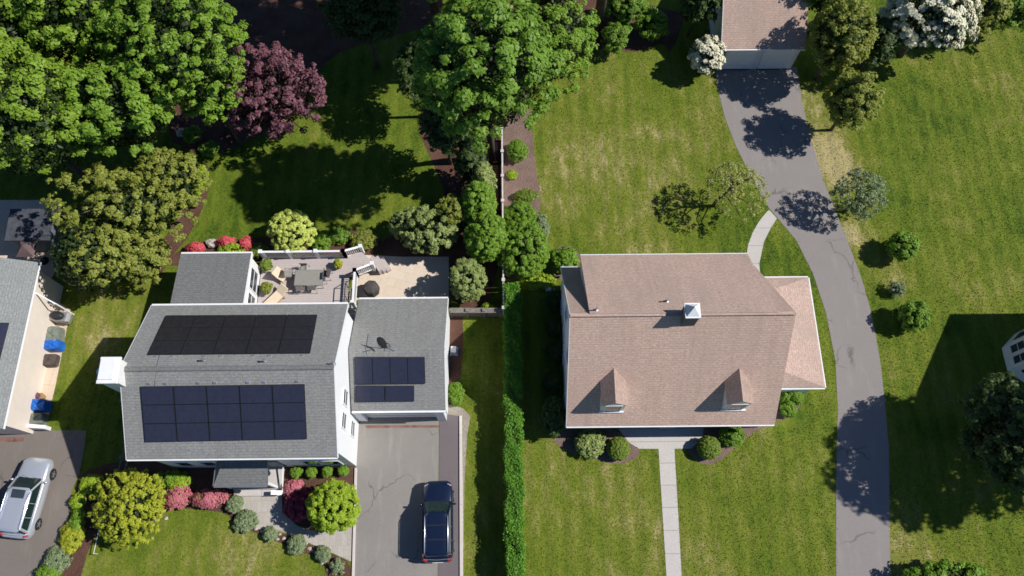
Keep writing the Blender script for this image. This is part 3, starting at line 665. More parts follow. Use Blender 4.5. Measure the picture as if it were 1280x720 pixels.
for i, (px, py, r_, ry_, lm, lab) in enumerate(((115, 606, 14, 12, 'lime', 'lime hosta like mound at the top of the left bed'), (97, 628, 8, 9, 'lime', 'small lime plant by the neighbour driveway edge'),
        (97, 650, 7, 14, 'bright', 'narrow green plant by the neighbour driveway edge'), (91, 672, 13, 18, 'gold', 'golden shrub by the neighbour driveway edge'), (72, 700, 16, 16, 'sage', 'grey green shrub by the neighbour driveway, lower left'),
        (63, 716, 14, 12, 'bright', 'green shrub at the bottom edge by the neighbour driveway'), (208, 600, 22, 8, 'bright', 'low green shrubs edge between golden shrub and house front'), (225, 604, 11, 9, 'lime', 'bright plant behind the pink azalea'),
        (290, 312, 16, 6, 'lime', 'yellow green low plant behind the addition roof'), (322, 313, 9, 8, 'box', 'small green plant at the deck corner'), (402, 300, 12, 12, 'bright', 'green plant right of the chartreuse ball'),
        (425, 294, 12, 9, 'oak', 'green plant at the back of the deck bed'), (455, 300, 14, 12, 'olive', 'straggly plant at the stair end of the deck bed'), (570, 492, 7, 12, 'bright', 'green shrub at the front right corner of the garage'),
        (610, 386, 7, 5, 'lime', 'small plant growing over the wooden fence'), (240, 168, 9, 9, 'oak', 'small plant at the foot of the dense maple'),(263, 186, 9, 9, 'oak', 'low plant between the purple tree and the olive trees'),
        (250, 225, 8, 22, 'lime', 'grassy plants along the left lawn edge'))):
    shrub('garden_plant', px, py, r_, lm, lab, 0.35, 0.33, ry=ry_, seed=80+i, cat='plant')
# front of the tan house
shrub('boxwood_ball', 773, 561, 13.5, 'box', 'clipped boxwood ball left of the front walk', 0.55, 0.55, group='pair of boxwood balls', seed=100, pr=0.07, ls=0.034, amp=0.01, inner=0.0, cover=2.6, jit=0.35)
shrub('boxwood_ball', 886, 560, 13.5, 'box', 'clipped boxwood ball right of the front walk', 0.55, 0.55, group='pair of boxwood balls', seed=101, pr=0.07, ls=0.034, amp=0.01, inner=0.0, cover=2.6, jit=0.35)
shrub('shrub', 738, 553, 17, 'greygreen', 'loose light green shrub left of the left boxwood ball', 0.5, 0.5, seed=102, pr=0.2, ls=0.085)
shrub('shrub', 914, 545, 15, 'bright', 'bright green shrub right of the right boxwood ball', 0.6, 0.55, ry=13, seed=103)
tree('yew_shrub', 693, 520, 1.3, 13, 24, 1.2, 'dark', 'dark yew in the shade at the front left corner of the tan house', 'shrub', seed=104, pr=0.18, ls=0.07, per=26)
for i, (px, py, r_, lab) in enumerate(((979, 497, 7, 'left'), (994, 495, 9, 'upper right'), (985, 512, 9, 'lowest'))):
    shrub('shrub', px, py, r_, 'bright', 'small round shrub in the corner bed by the tan ell, '+lab, 0.4, 0.38, group='shrubs in the corner bed', seed=105+i, pr=0.12, ls=0.05)
for i, (px, py) in enumerate(((694, 375), (692, 408), (694, 440), (690, 478))):
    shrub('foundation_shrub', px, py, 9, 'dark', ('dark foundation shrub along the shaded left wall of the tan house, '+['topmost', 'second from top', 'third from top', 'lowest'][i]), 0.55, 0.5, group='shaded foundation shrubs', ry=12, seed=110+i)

# hedge: one long clipped thing
def hedge():
    rg = np.random.default_rng(5); y1 = at(643, 366).y; y0 = -6; xc = 0.16; hw = 0.42; h = 1.75
    root = thing('clipped_hedge', (xc, (y0+y1)/2, 0), 'long clipped green hedge running down the property line', 'hedge')
    n = 62000; t = rg.random(n); side = rg.random(n)
    Y = y0+(y1-y0)*t; P = np.zeros((n, 3)); N = np.zeros((n, 3))
    top = side < 0.5; lf = (side >= 0.5) & (side < 0.75); rt = side >= 0.75
    wob = 0.05*np.sin(Y*1.7)+0.05*np.sin(Y*4.3+1)+0.03*np.sin(Y*9.1)
    P[:, 1] = Y
    P[top, 0] = xc+rg.uniform(-hw, hw, top.sum()); P[top, 2] = h+rg.normal(0, 0.07, top.sum()); N[top] = (0, 0, 1)
    P[lf, 0] = xc-hw-0.02; P[lf, 2] = rg.uniform(0.05, h, lf.sum()); N[lf] = (-1, 0, 0.3)
    P[rt, 0] = xc+hw+0.02; P[rt, 2] = rg.uniform(0.05, h, rt.sum()); N[rt] = (1, 0, 0.3)
    P[:, 0] += wob+rg.normal(0, 0.05, n); P[:, 2] += 0.06*np.sin(Y*2.9+P[:, 0]*6); N += rg.normal(0, 0.55, (n, 3))
    kp = (np.sin(Y*2.3+P[:, 0]*3)+np.sin(Y*5.1+P[:, 0]*9+2)+rg.normal(0, 0.6, n)) > -1.35; P, N = P[kp], N[kp]; n = len(P)
    quads_mesh('foliage', P, N, rg.uniform(0.035, 0.075, n), LM['hedge'], root, off=(xc, (y0+y1)/2, 0), rg=rg)
    mb = MB(); mb.box(xc-hw+0.12, xc+hw-0.12, y0+0.1, y1-0.1, 0.1, h-0.12); mb.build('branches', M['bark'], root)
hedge()

# ---------------------------------------------------------------- grey roofed house
def gutter(name, a, b, parent, r_=0.06, mat=None):
    mb = MB(); mb.bar(a, b, r_*2, r_*1.8); return mb.build(name, mat or M['white'], parent, bevel=0.015)
def window_x(parent, X, y0, y1, z0, z1, out=1, nm='window', glass='glass'):   # window in a wall facing +-X
    o = out*0.03
    fr = MB(); t = 0.07
    for a in ((y0-t, y1+t, z1, z1+t), (y0-t, y1+t, z0-t, z0), (y0-t, y0, z0, z1), (y1, y1+t, z0, z1)):
        fr.box(min(X, X+2*o), max(X, X+2*o), *a)
    fr.box(min(X, X+1.6*o), max(X, X+1.6*o), y0, y1, (z0+z1)/2-0.02, (z0+z1)/2+0.02)
    f = fr.build(nm, M['white'], parent)
    g_ = MB(); g_.box(min(X, X+o), max(X, X+o), y0, y1, z0, z1); g_.build('pane', M[glass], f); return f
def window_y(parent, Y, x0, x1, z0, z1, out=-1, nm='window', glass='glass', mull=0):
    o = out*0.03; fr = MB(); t = 0.07
    for a in ((x0-t, x1+t, z1, z1+t), (x0-t, x1+t, z0-t, z0), (x0-t, x0, z0, z1), (x1, x1+t, z0, z1)):
        fr.box(a[0], a[1], min(Y, Y+2*o), max(Y, Y+2*o), a[2], a[3])
    for k in range(mull): 
        xm = x0+(x1-x0)*(k+1)/(mull+1); fr.box(xm-0.02, xm+0.02, min(Y, Y+1.6*o), max(Y, Y+1.6*o), z0, z1)
    f = fr.build(nm, M['white'], parent)
    g_ = MB(); g_.box(x0, x1, min(Y, Y+o), max(Y, Y+o), z0, z1); g_.build('pane', M[glass], f); return f
def gable_wall(x0, x1, y0, y1, ze, yr, zr, under=0.16):
    """box with gable ends facing +-X"""
    mb = MB(); prof = [(y0, 0), (y1, 0), (y1, ze-under), (yr, zr-under), (y0, ze-under)]
    n = 5; vs = [(x0, p[0], p[1]) for p in prof]+[(x1, p[0], p[1]) for p in prof]
    fs = [tuple(range(n-1, -1, -1)), tuple(range(n, 2*n))]+[(i, (i+1) % n, n+(i+1) % n, n+i) for i in range(n)]
    mb.add(vs, [tuple(reversed(f)) for f in fs]); return mb
def solar(roof, corners_px, p0, n, cols, rows, mat, gap=0.02, lift=0.10):
    p0 = Vector(p0)+n*lift; c = [onplane(x, y, p0, n) for x, y in corners_px]   # TL TR BR BL
    for r_ in range(rows):
        for k in range(cols):
            def bl(u, v): return (c[0]*(1-u)+c[1]*u)*(1-v)+(c[3]*(1-u)+c[2]*u)*v
            u0, u1, v0, v1 = k/cols, (k+1)/cols, r_/rows, (r_+1)/rows
            q = [bl(u0, v0), bl(u1, v0), bl(u1, v1), bl(u0, v1)]; cc = sum(q, Vector())/4
            q = [cc+(p-cc)*(1-gap/ (p-cc).length) for p in q]
            mb = MB(); mb.slab(q, 0.04, 0)
            inn = [cc+(p-cc)*(1-0.04/(p-cc).length)+n*0.003 for p in q]; mb.add(inn, [(0, 1, 2, 3) if (inn[1]-inn[0]).cross(inn[2]-inn[0]).dot(n) > 0 else (3, 2, 1, 0)], 1)
            mb.build('solar_panel', [M['pvframe'], mat], roof)
    return c

HG = thing('grey_roofed_house', (-14.3, 10, 0), 'white two storey house with grey shingle roof carrying two large solar arrays', 'house')
X0, X1, YS, YN, YR, ZE, ZR = -19.70, -8.90, 5.93, 14.28, 10.12, 5.63, 7.85
gable_wall(-19.45, -9.0, 6.25, 13.98, 5.73, YR, ZR).build('wall', M['siding'], HG)
mb = MB()
mb.slab([(X0, YS, ZE), (X1, YS, ZE), (X1, YR, ZR), (X0, YR, ZR)], 0.12)
mb.slab([(X0, YR, ZR), (X1, YR, ZR), (X1, YN, ZE), (X0, YN, ZE)], 0.12)
roofG = mb.build('roof', M['roof_grey'], HG)
mb = MB(); mb.bar((X0, YR, ZR+0.012), (X1, YR, ZR+0.012), 0.26, 0.03); mb.build('ridge_cap', M['roof_dgrey'], roofG)
gutter('gutter', (X0, YS-0.03, ZE-0.09), (X1, YS-0.03, ZE-0.09), HG, 0.045)
gutter('gutter', (X0, YN+0.05, ZE-0.07), (X1, YN+0.05, ZE-0.07), HG)
for x in (X0-0.015, X1+0.015):
    mb = MB(); mb.bar((x, YS, ZE-0.09), (x, YR, ZR-0.09), 0.03, 0.16); mb.bar((x, YR, ZR-0.09), (x, YN, ZE-0.09), 0.03, 0.16); mb.build('rake_board', M['white'], HG)
nS = (Vector((1, 0, 0)).cross(Vector((0, YR-YS, ZR-ZE)))).normalized()
nN = (Vector((1, 0, 0)).cross(Vector((0, YN-YR, ZE-ZR)))).normalized()
cS = solar(roofG, [(175, 483), (381, 480), (384, 549), (181, 553)], (0, YS, ZE), nS, 5, 3, M['pv_blue'])
cN = solar(roofG, [(207, 394), (397, 393), (388, 441), (184, 443)], (0, YR, ZR), nN, 5, 3, M['pv_black'])
for c_, n_ in ((cS[0:2], nS), (cN[3:1:-1], nN)):
    for k in range(10):
        p = c_[0].lerp(c_[1], (k+0.5)/10)+Vector((0, 0.12 if n_ is nS else -0.12, 0)); mb = MB()
        if k % 3 == 2: continue
        q = n_.to_track_quat('Z', 'Y').to_matrix().to_4x4(); q.translation = p-n_*0.05
        mb.box(-0.08, 0.08, -0.05, 0.05, -0.03, 0.05, 0, q); mb.build('panel_clamp', M['shiny'], roofG)
for px, py in ((255, 451), (331, 452), (417, 455)):
    p = onplane(px, py, (0, YR, ZR), nN); mb = MB(); mb.lathe(p, [(0.12, -0.05), (0.12, 0.02), (0.05, 0.04), (0.05, 0.32), (0.07, 0.33)], 10); mb.build('vent_pipe', M['metal'], roofG, smooth=False)
mb = MB(); a = onplane(201, 440, (0, YR, ZR), nN)+nN*0.02; b = onplane(196, 460, (0, YR, ZR), nN)+nN*0.03; c2 = onplane(194, 483, (0, YS, ZE), nS)+nS*0.03
mb.tube([a, b, c2], 0.022, 6); mb.build('conduit', M['metal'], roofG)
# white brick chimney on the left gable
mb = MB(); mb.box(-20.65, -19.46, 9.0, 10.75, 0, 5.4); mb.box(-20.35, -19.46, 9.3, 10.5, 5.4, 8.35)
ch = mb.build('chimney', M['brickw'], HG, bevel=0.03)
mb = MB(); mb.box(-20.42, -19.40, 9.22, 10.58, 8.35, 8.5); mb.box(-20.35, -19.6, 9.4, 10.46, 8.5, 8.58); mb.build('chimney_cap', M['white'], ch, bevel=0.02)
mb = MB(); mb.lathe((-20.52, 9.95, 0), [(0.2, 5.38), (0.2, 7.4), (0.2, 7.9), (0.24, 7.95), (0.24, 8.02), (0.1, 8.08)], 14); mb.build('flue', M['white'], ch, smooth=False)
# side windows on the right wall
for px, py in ((431, 497), (429, 526), (440, 536)):
    p = onX(px, py, -9.0); window_x(HG, -9.0, p.y-0.38, p.y+0.38, p.z-0.55, p.z+0.5)
for x in (-18.3, -16.4, -14.6, -11.8, -10.2): window_y(HG, 6.25, x-0.4, x+0.4, 3.7, 5.0)
for x in (-18.3, -16.9, -11.2, -10.0): window_y(HG, 6.25, x-0.4, x+0.4, 1.0, 2.4)
for x in (-14.4, -12.3, -10.4): window_y(HG, 13.98, x-0.4, x+0.4, 3.6, 4.9, 1)
for x in (-14.6, -12.0): window_y(HG, 13.98, x-0.7, x+0.7, 1.0, 2.9, 1)
mb = MB(); mb.box(-13.9, -12.95, 6.19, 6.25, 0.35, 2.4); dr = mb.build('front_door', M['siding_d'], HG, bevel=0.02)
mb = MB(); mb.lathe((-13.05, 6.15, 1.3), [(0.03, -0.03), (0.035, 0), (0.03, 0.03)], 8); mb.build('handle', M['shiny'], dr)
# porch
mb = MB()
E1, E2, B1, B2 = at(267, 607.5, 2.6), at(333, 607, 2.6), at(276, 578, 3.15), at(335, 578, 3.15)
hx = E1.x+0.55
mb.slab([E1, E2, (E2.x, 6.25, 3.15), (hx, 6.25, 3.15)], 0.1); mb.slab([E1, (hx, 6.25, 3.15), (E1.x, 6.25, 2.6)], 0.1)
pr_ = mb.build('porch_roof', M['roof_dgrey'], HG)
mb = MB(); mb.bar((E1.x, E1.y-0.04, 2.53), (E2.x, E2.y-0.04, 2.53), 0.08, 0.12); mb.bar((E2.x+0.03, E2.y, 2.50), (E2.x+0.03, 6.25, 3.03), 0.05, 0.10)
mb.bar((E1.x-0.03, E1.y, 2.53), (E1.x-0.03, 6.2, 2.53), 0.06, 0.12); mb.build('fascia', M['metal'], pr_)
for x in (E1.x+0.15, E2.x-0.12):
    mb = MB(); mb.box(x-0.07, x+0.07, E1.y+0.1, E1.y+0.24, 0.3, 2.5); mb.build('porch_post', M['white'], HG)
s1, s2 = -15.9, -13.15
mb = MB(); mb.box(s1, s2, 4.95, 6.25, 0, 0.34); mb.box(s1-0.0, s2-0.0, 4.6, 4.949, 0, 0.17); mb.build('front_step', M['conc'], HG, bevel=0.02)
mb = MB(); mb.bar((-13.0, 4.7, 0.55), (-13.0, 6.2, 0.9), 0.06, 0.06); mb.bar((-13.0, 4.7, 0), (-13.0, 4.7, 0.55), 0.06, 0.06); mb.bar((-13.6, 4.72, 0.75), (-13.02, 4.72, 0.6), 0.25, 0.08); mb.build('handrail', M['white'], HG)
# rear addition
mb = MB(); mb.box(-19.45, -15.56, 13.98, 18.35, 0, 2.86); mb.add([(-19.45, 13.98, 2.86), (-15.56, 13.98, 2.86), (-15.56, 18.35, 2.86), (-15.56, 13.98, 3.36), (-19.45, 13.98, 3.36), (-19.45, 18.35, 2.86)], [(3, 1, 2), (4, 5, 0), (3, 2, 5, 4)])
mb.build('addition_wall', M['siding'], HG)
mb = MB(); mb.slab([(-19.72, 13.99, 3.52), (-15.5, 13.99, 3.52), (-15.5, 18.5, 3.0), (-19.72, 18.5, 3.0)], 0.12); mb.build('roof', M['roof_dgrey'], HG)
gutter('gutter', (-19.72, 18.55, 2.94), (-15.45, 18.55, 2.94), HG)
mb = MB(); mb.bar((-15.46, 13.99, 3.42), (-15.46, 18.5, 2.92), 0.06, 0.18); mb.build('rake_board', M['white'], HG)
for y in (14.9, 16.5): window_x(HG, -15.56, y, y+1.25, 1.35, 2.6)
# garage wing
GX0, GX1, GS, GN, GR, GE, GT = -8.90, -3.64, 8.9, 15.57, 12.0, 2.8, 4.5
gable_wall(-8.99, -3.72, 9.2, 15.3, GE+0.05, GR, GT).build('garage_wall', M['siding'], HG)
mb = MB(); mb.slab([(GX0, GS, GE), (GX1, GS, GE), (GX1, GR, GT), (GX0, GR, GT)], 0.12); mb.slab([(GX0, GR, GT), (GX1, GR, GT), (GX1, GN, GE), (GX0, GN, GE)], 0.12)
rg_ = mb.build('roof', M['roof_grey'], HG)
gutter('gutter', (GX0, GS-0.05, GE-0.07), (GX1, GS-0.05, GE-0.07), HG); gutter('gutter', (GX0, GN+0.05, GE-0.07), (GX1, GN+0.05, GE-0.07), HG)
mb = MB(); mb.bar((GX1+0.02, GS, GE-0.09), (GX1+0.02, GR, GT-0.09), 0.04, 0.17); mb.bar((GX1+0.02, GR, GT-0.09), (GX1+0.02, GN, GE-0.09), 0.04, 0.17); mb.build('rake_board', M['white'], HG)
nGS = (Vector((1, 0, 0)).cross(Vector((0, GR-GS, GT-GE)))).normalized()
solar(rg_, [(443, 446), (531, 446), (532, 480), (444, 481)], (0, GS, GE), nGS, 4, 1, M['pv_blue'])
solar(rg_, [(444, 482), (518, 482), (518, 502), (444, 503)], (0, GS, GE), nGS, 2, 1, M['pv_blue'])
mb = MB(); mb.box(-8.45, -4.35, 9.08, 9.14, 0.02, 2.3); gd = mb.build('garage_door', M['white'], HG)
mb = MB()
for z in (0.6, 1.15, 1.7): mb.box(-8.44, -4.36, 9.06, 9.08, z-0.015, z+0.015)
mb.build('door_seam', M['metal'], gd)
for x in (-8.72, -4.05):
    mb = MB(); mb.box(x-0.26, x+0.26, 8.86, 9.2, 0, 2.45); mb.build('door_pier', M['white'], HG, bevel=0.02)
# garage skylight and pipes
p = onplane(479, 430, (0, GR, GT), nGS); q = nGS.to_track_quat('Z', 'Y').to_matrix().to_4x4(); q.translation = p
for px, py in ((461, 418),):
    nGN = (Vector((1, 0, 0)).cross(Vector((0, GN-GR, GE-GT)))).normalized(); a = onplane(px, py, (0, GR, GT), nGN); b = onplane(460, 443, (0, GS, GE), nGS); mb = MB(); mb.tube([a+nGN*0.03, Vector((a.x, GR, GT+0.04)), b+nGS*0.03], 0.02, 6); mb.build('conduit', M['metal'], rg_)
# satellite dish (bolted to the roof)
sd = onplane(489, 434, (0, GR, GT), nGS)+Vector((0, 0, 0))
mb = MB(); mb.tube([sd, sd+Vector((0, 0, 0.65))], 0.03, 8)
for a in (40, 140, 215, 325): mb.tube([sd+Vector((0, 0, 0.3)), sd+Vector((0.35*math.cos(R(a)), 0.35*math.sin(R(a)), 0.02))], 0.018, 6)
ms = mb.build('antenna_mast', M['metal'], rg_)
dd = Vector((-0.55, -0.75, 0.45)).normalized(); q = dd.to_track_quat('Z', 'Y').to_matrix().to_4x4(); q.translation = sd+Vector((-0.35, 0.1, 0.75))
mb = MB(); seg = 18; rs = [0.02, 0.14, 0.26, 0.36]; vs = []
for k in rs: vs += [q @ Vector((k*math.cos(2*math.pi*j/seg), k*1.15*math.sin(2*math.pi*j/seg), k*k*0.7)) for j in range(seg)]
mb.add(vs, [(i*seg+j, i*seg+(j+1) % seg, (i+1)*seg+(j+1) % seg, (i+1)*seg+j) for i in range(3) for j in range(seg)])
mb.bar(q @ Vector((0, -0.3, 0.1)), q @ Vector((0, 0, 0.42)), 0.03, 0.03); mb.bar(sd+Vector((0, 0, 0.62)), q.translation, 0.04, 0.04)
mb.build('antenna_dish', M['dkgrey'], rg_)

# deck with railings and steps
dz = 0.9; DK = thing('wooden_deck', (-12.5, 17, 0), 'grey wooden deck with white railing behind the grey roofed house', 'deck')
dp = [at(325, 321, dz), at(433, 319.5, dz), at(452, 315, dz), at(469, 330, dz), at(452, 343, dz), at(436, 345, dz)]
xr = dp[-1].x
mb = MB(); mb.prism([(-15.5, 14.02)]+[(-15.5, dp[0].y)]+[(p.x, p.y) for p in dp[1:]]+[(xr, 14.02)], dz-0.16, dz); mb.build('decking', M['deck'], DK)
mb = MB()
for x in np.arange(-15.2, xr, 1.6):
    for y in (14.3, dp[0].y-0.3): mb.box(x-0.06, x+0.06, y-0.06, y+0.06, 0, dz-0.165)
mb.build('support_post', M['wood_w'], DK)
def railing(a, b, parent, z0, z1=None, n_post=3, h=0.95):
    a, b = Vector(a), Vector(b); z1 = z0 if z1 is None else z1
    mb = MB(); up = lambda p, z: Vector((p.x, p.y, z))
    A, B = up(a, z0), up(b, z1)
    mb.bar(A+Vector((0, 0, h)), B+Vector((0, 0, h)), 0.13, 0.05); mb.bar(A+Vector((0, 0, 0.1)), B+Vector((0, 0, 0.1)), 0.06, 0.05)
    ln = (b-a).length; n = max(2, int(ln/0.11))
    for i in range(1, n):
        p = A.lerp(B, i/n); mb.bar(p+Vector((0, 0, 0.1)), p+Vector((0, 0, h)), 0.035, 0.035)
    o = mb.build('railing', M['white'], parent)
    for i in range(n_post+1):
        p = A.lerp(B, i/n_post); mb = MB(); mb.box(p.x-0.09, p.x+0.09, p.y-0.09, p.y+0.09, p.z-0.1, p.z+h+0.08); mb.box(p.x-0.12, p.x+0.12, p.y-0.12, p.y+0.12, p.z+h+0.08, p.z+h+0.12); mb.build('post', M['white'], o)
rA = Vector((-15.35, dp[0].y-0.08, 0)); rB = Vector((dp[1].x, dp[1].y-0.1, 0))
railing(rA, rB, DK, dz, None, 3)
sd_ = (Vector((dp[2].x, dp[2].y, 0))-rB); sd_ = Vector((0.9, 0.55, 0))
railing(rB, rB+Vector((0.95, 0.5, 0)), DK, dz, dz-0.45, 1)
rC = Vector((xr+0.55, dp[4].y-0.1, 0)); railing(rC, rC+Vector((0.95, 0.62, 0)), DK, dz, dz-0.45, 1)
railing(rC, Vector((rC.x, 15.7, 0)), DK, dz, None, 1)
# steps toward the patio
mb = MB(); dirv = Vector((0.83, 0.55, 0)).normalized(); sv = Vector((-dirv.y, dirv.x, 0))
P0 = Vector((dp[3].x, dp[3].y, 0))
for i in range(3):
    o_ = Vector((dp[3].x-0.1+0.24*i, dp[3].y+0.05+0.08*i, 0))
    mb.prism([tuple((o_+sv*0.55)[:2]), tuple((o_-sv*0.55)[:2]), tuple((o_-sv*0.55+dirv*0.28)[:2]), tuple((o_+sv*0.55+dirv*0.28)[:2])], 0.02, dz-0.2*(i+1))
mb.build('stair', M['deck'], DK)
# slatted side landing with dark handrail
mb = MB()
for i in range(9): mb.box(xr+0.06, xr+0.50, 14.6+i*0.28, 14.6+i*0.28+0.24, 0.55, 0.6)
mb.build('side_step', M['deck'], DK)
mb = MB(); mb.tube([(xr+0.02, 14.1, dz+0.9), (xr+0.02, 17.0, dz+0.9)], 0.03, 8); mb.tube([(xr+0.02, 17.0, dz), (xr+0.02, 17.0, dz+0.9), (xr+0.5, 17.3, dz+0.9)], 0.025, 8)
for y in (14.6, 15.4, 16.2): mb.tube([(xr+0.02, y, dz-0.1), (xr+0.02, y, dz+0.9)], 0.02, 6)
mb.build('handrail', M['black'], DK)

# furniture on the deck
tc = at(386, 347, dz+0.72)
t = thing('patio_table', (tc.x, tc.y, dz), 'long frosted glass dining table on the grey deck', 'table')
mb = MB(); mb.box(-0.85, 0.85, -0.5, 0.5, 0.70, 0.72); mb.build('table_top', M['tglass'], t, local=True, bevel=0.008)
mb = MB()
for y in (-0.5, 0.5): mb.bar((-0.86, y, 0.69), (0.86, y, 0.69), 0.04, 0.04)
for x in (-0.86, 0.86): mb.bar((x, -0.5, 0.69), (x, 0.5, 0.69), 0.04, 0.04)
mb.build('frame', M['metal'], t, local=True)
for sx in (-1, 1):
    for sy in (-1, 1): mb = MB(); mb.tube([(sx*0.78, sy*0.43, 0), (sx*0.8, sy*0.45, 0.68)], 0.022, 8); mb.build('leg', M['metal'], t, local=True)
def patio_chair(px, py, rz, label, seatmat, first=None):
    c = at(px, py, dz+0.45)
    t = thing('patio_chair', (c.x, c.y, dz), label, 'chair', 'patio chairs around the glass table', rz)
    mb = MB(); mb.box(-0.23, 0.23, -0.23, 0.23, 0.41, 0.44); mb.build('seat', seatmat, t, local=True, bevel=0.01)
    mb = MB(); q = Matrix.Rotation(R(-12), 4, 'X'); q.translation = Vector((0, -0.24, 0.42)); mb.box(-0.23, 0.23, -0.012, 0.012, 0.04, 0.5, 0, q); mb.build('backrest', seatmat, t, local=True)
    mb = MB()
    for sx in (-1, 1): mb.tube([(sx*0.25, 0.22, 0), (sx*0.25, 0.22, 0.62), (sx*0.25, -0.26, 0.64), (sx*0.25, -0.28, 0)], 0.016, 6)
    mb.build('frame', M['metal'], t, local=True); return t
patio_chair(361, 342, R(-90), 'patio chair at the left end of the glass table', M['tglass'])
patio_chair(376, 359, R(5), 'patio chair on the near left side of the glass table', M['tglass'])
patio_chair(391, 358, R(-4), 'patio chair on the near right side of the glass table', M['tglass'])
patio_chair(380, 335, R(180), 'patio chair on the far side of the glass table', M['tglass'])
patio_chair(402, 347, R(90), 'dark patio chair at the right end of the glass table', M['dkgrey'])
patio_chair(408, 342, R(80), 'dark patio chair standing apart, furthest right on the deck', M['dkgrey'])
def chaise(px, py, rz, label, L_=1.75, back=30):
    c = at(px, py, dz+0.3); t = thing('chaise_longue', (c.x, c.y, dz), label, 'lounge chair', 'beige lounge chairs on the deck', rz)
    mb = MB(); mb.box(-0.3, 0.3, -L_/2, L_/2-0.6, 0.30, 0.38)
    q = Matrix.Rotation(R(back), 4, 'X'); q.translation = Vector((0, L_/2-0.6, 0.30)); mb.box(-0.3, 0.3, 0, 0.62, 0, 0.08, 0, q); mb.build('cushion', M['beige'], t, local=True, bevel=0.025)
    mb = MB()
    for sx in (-1, 1): mb.bar((sx*0.31, -L_/2, 0.28), (sx*0.31, L_/2-0.55, 0.28), 0.04, 0.04)
    mb.build('frame', M['tan'], t, local=True)
    for sx in (-1, 1):
        for y in (-L_/2+0.1, L_/2-0.6): mb = MB(); mb.bar((sx*0.31, y, 0), (sx*0.31, y, 0.27), 0.04, 0.04); mb.build('leg', M['tan'], t, local=True)
    return t
chaise(346, 371, R(-42), 'long beige lounge chair angled out from the house wall')
chaise(349, 343, R(58), 'short beige lounge chair with raised back beside the glass table', 1.05, 60)
def pot_plant(px, py, z, lm, potm, label, r_=0.2, pl=0.33, seed=0):
    c = at(px, py, z+0.3); t = thing('potted_plant', (c.x, c.y, z), label, 'potted plant', 'potted plants on the deck')
    mb = MB(); mb.lathe((c.x, c.y, z), [(r_*0.7, 0), (r_, 0.3), (r_*1.1, 0.3), (r_*1.1, 0.35), (r_*0.9, 0.33)], 14); mb.build('pot', potm, t)
    P, N, S, C_ = leaves((c.x, c.y, z+0.5), (pl, pl, 0.28), 0.09, 0.05, 22, seed, zmin=-0.3)
    quads_mesh('foliage', P, N, S, LM[lm], t, off=(c.x, c.y, z))
pot_plant(334, 333, dz, 'box', M['dkgrey'], 'green potted plant in the far left corner of the deck', seed=1)
pot_plant(334, 361, dz, 'olive', M['dkgrey'], 'green potted plant beside the addition wall, next to the long lounge chair', seed=2)
pot_plant(423, 331, dz, 'gold', M['tan'], 'yellow plant in an ochre pot by the deck railing', 0.24, 0.22, seed=3)
# covered grill on the sandy patio
c = at(464, 360, 0.6); t = thing('covered_grill', (c.x, c.y, 0), 'round grill under a charcoal cover between the garage roof and deck', 'grill')
mb = MB(); mb.lathe((c.x, c.y, 0), [(0.46, 0.05), (0.50, 0.25), (0.50, 0.7), (0.44, 0.85), (0.2, 0.92), (0.03, 0.93)], 8, rot=0.3); mb.build('cover', M['dkgrey'], t, bevel=0.04)
mb = MB(); mb.lathe((c.x, c.y, 0), [(0.3, 0), (0.3, 0.06), (0.1, 0.06)], 8); mb.build('base', M['black'], t)
# boulders and stones
def rock(px, py, r_, label, seed, z=0.12, name='boulder', mat=None, flat_=0.6, group=None):
    rd = random.Random(seed); c = at(px, py, z); t_ = MB(); seg, rg2 = 9, 6; vs = []
    for i in range(rg2+1):
        th = math.pi*i/rg2
        for k in range(seg):
            a = 2*math.pi*k/seg; f = 1+rd.uniform(-0.16, 0.16)
            vs.append((c.x+r_*f*math.sin(th)*math.cos(a), c.y+r_*0.8*f*math.sin(th)*math.sin(a), max(-0.02, c.z+r_*flat_*math.cos(th)*f)))
    t_.add(vs, [(i*seg+k, (i+1)*seg+k, (i+1)*seg+(k+1) % seg, i*seg+(k+1) % seg) for i in range(rg2) for k in range(seg)])
    o = t_.build(name, mat or M['rock'], bevel=0.0); setp(o, label, 'rock', group); return o
rock(265, 304, 0.42, 'large flat grey boulder between the red azaleas', 1, 0.2)
rock(436, 296, 0.14, 'small pale stone behind the deck railing', 2)
rock(685, 361, 0.22, 'white rock at the top left corner of the tan house, left one', 3, mat=M['white'])
rock(693, 363, 0.15, 'small white rock at the top left corner of the tan house, right one', 4, mat=M['white'])
rock(227, 166, 0.4, 'pale stone in the shade under the dense maple', 5)
rd = random.Random(9)
for i, (px, py) in enumerate([(312, 657), (320, 661), (327, 664), (343, 670), (350, 668), (355, 673), (361, 677), (380, 684), (387, 686), (392, 689), (300, 644), (196, 650), (203, 643), (208, 648), (402, 703), (409, 712), (347, 674), (383, 679)]):
    rock(px, py, rd.uniform(0.09, 0.17), 'small brown edging stone in the mulch along the front path', 20+i, 0.03, 'edging_stone', M['rock'] if i % 3 else M['mulch_p'], group='edging stones along the front path')
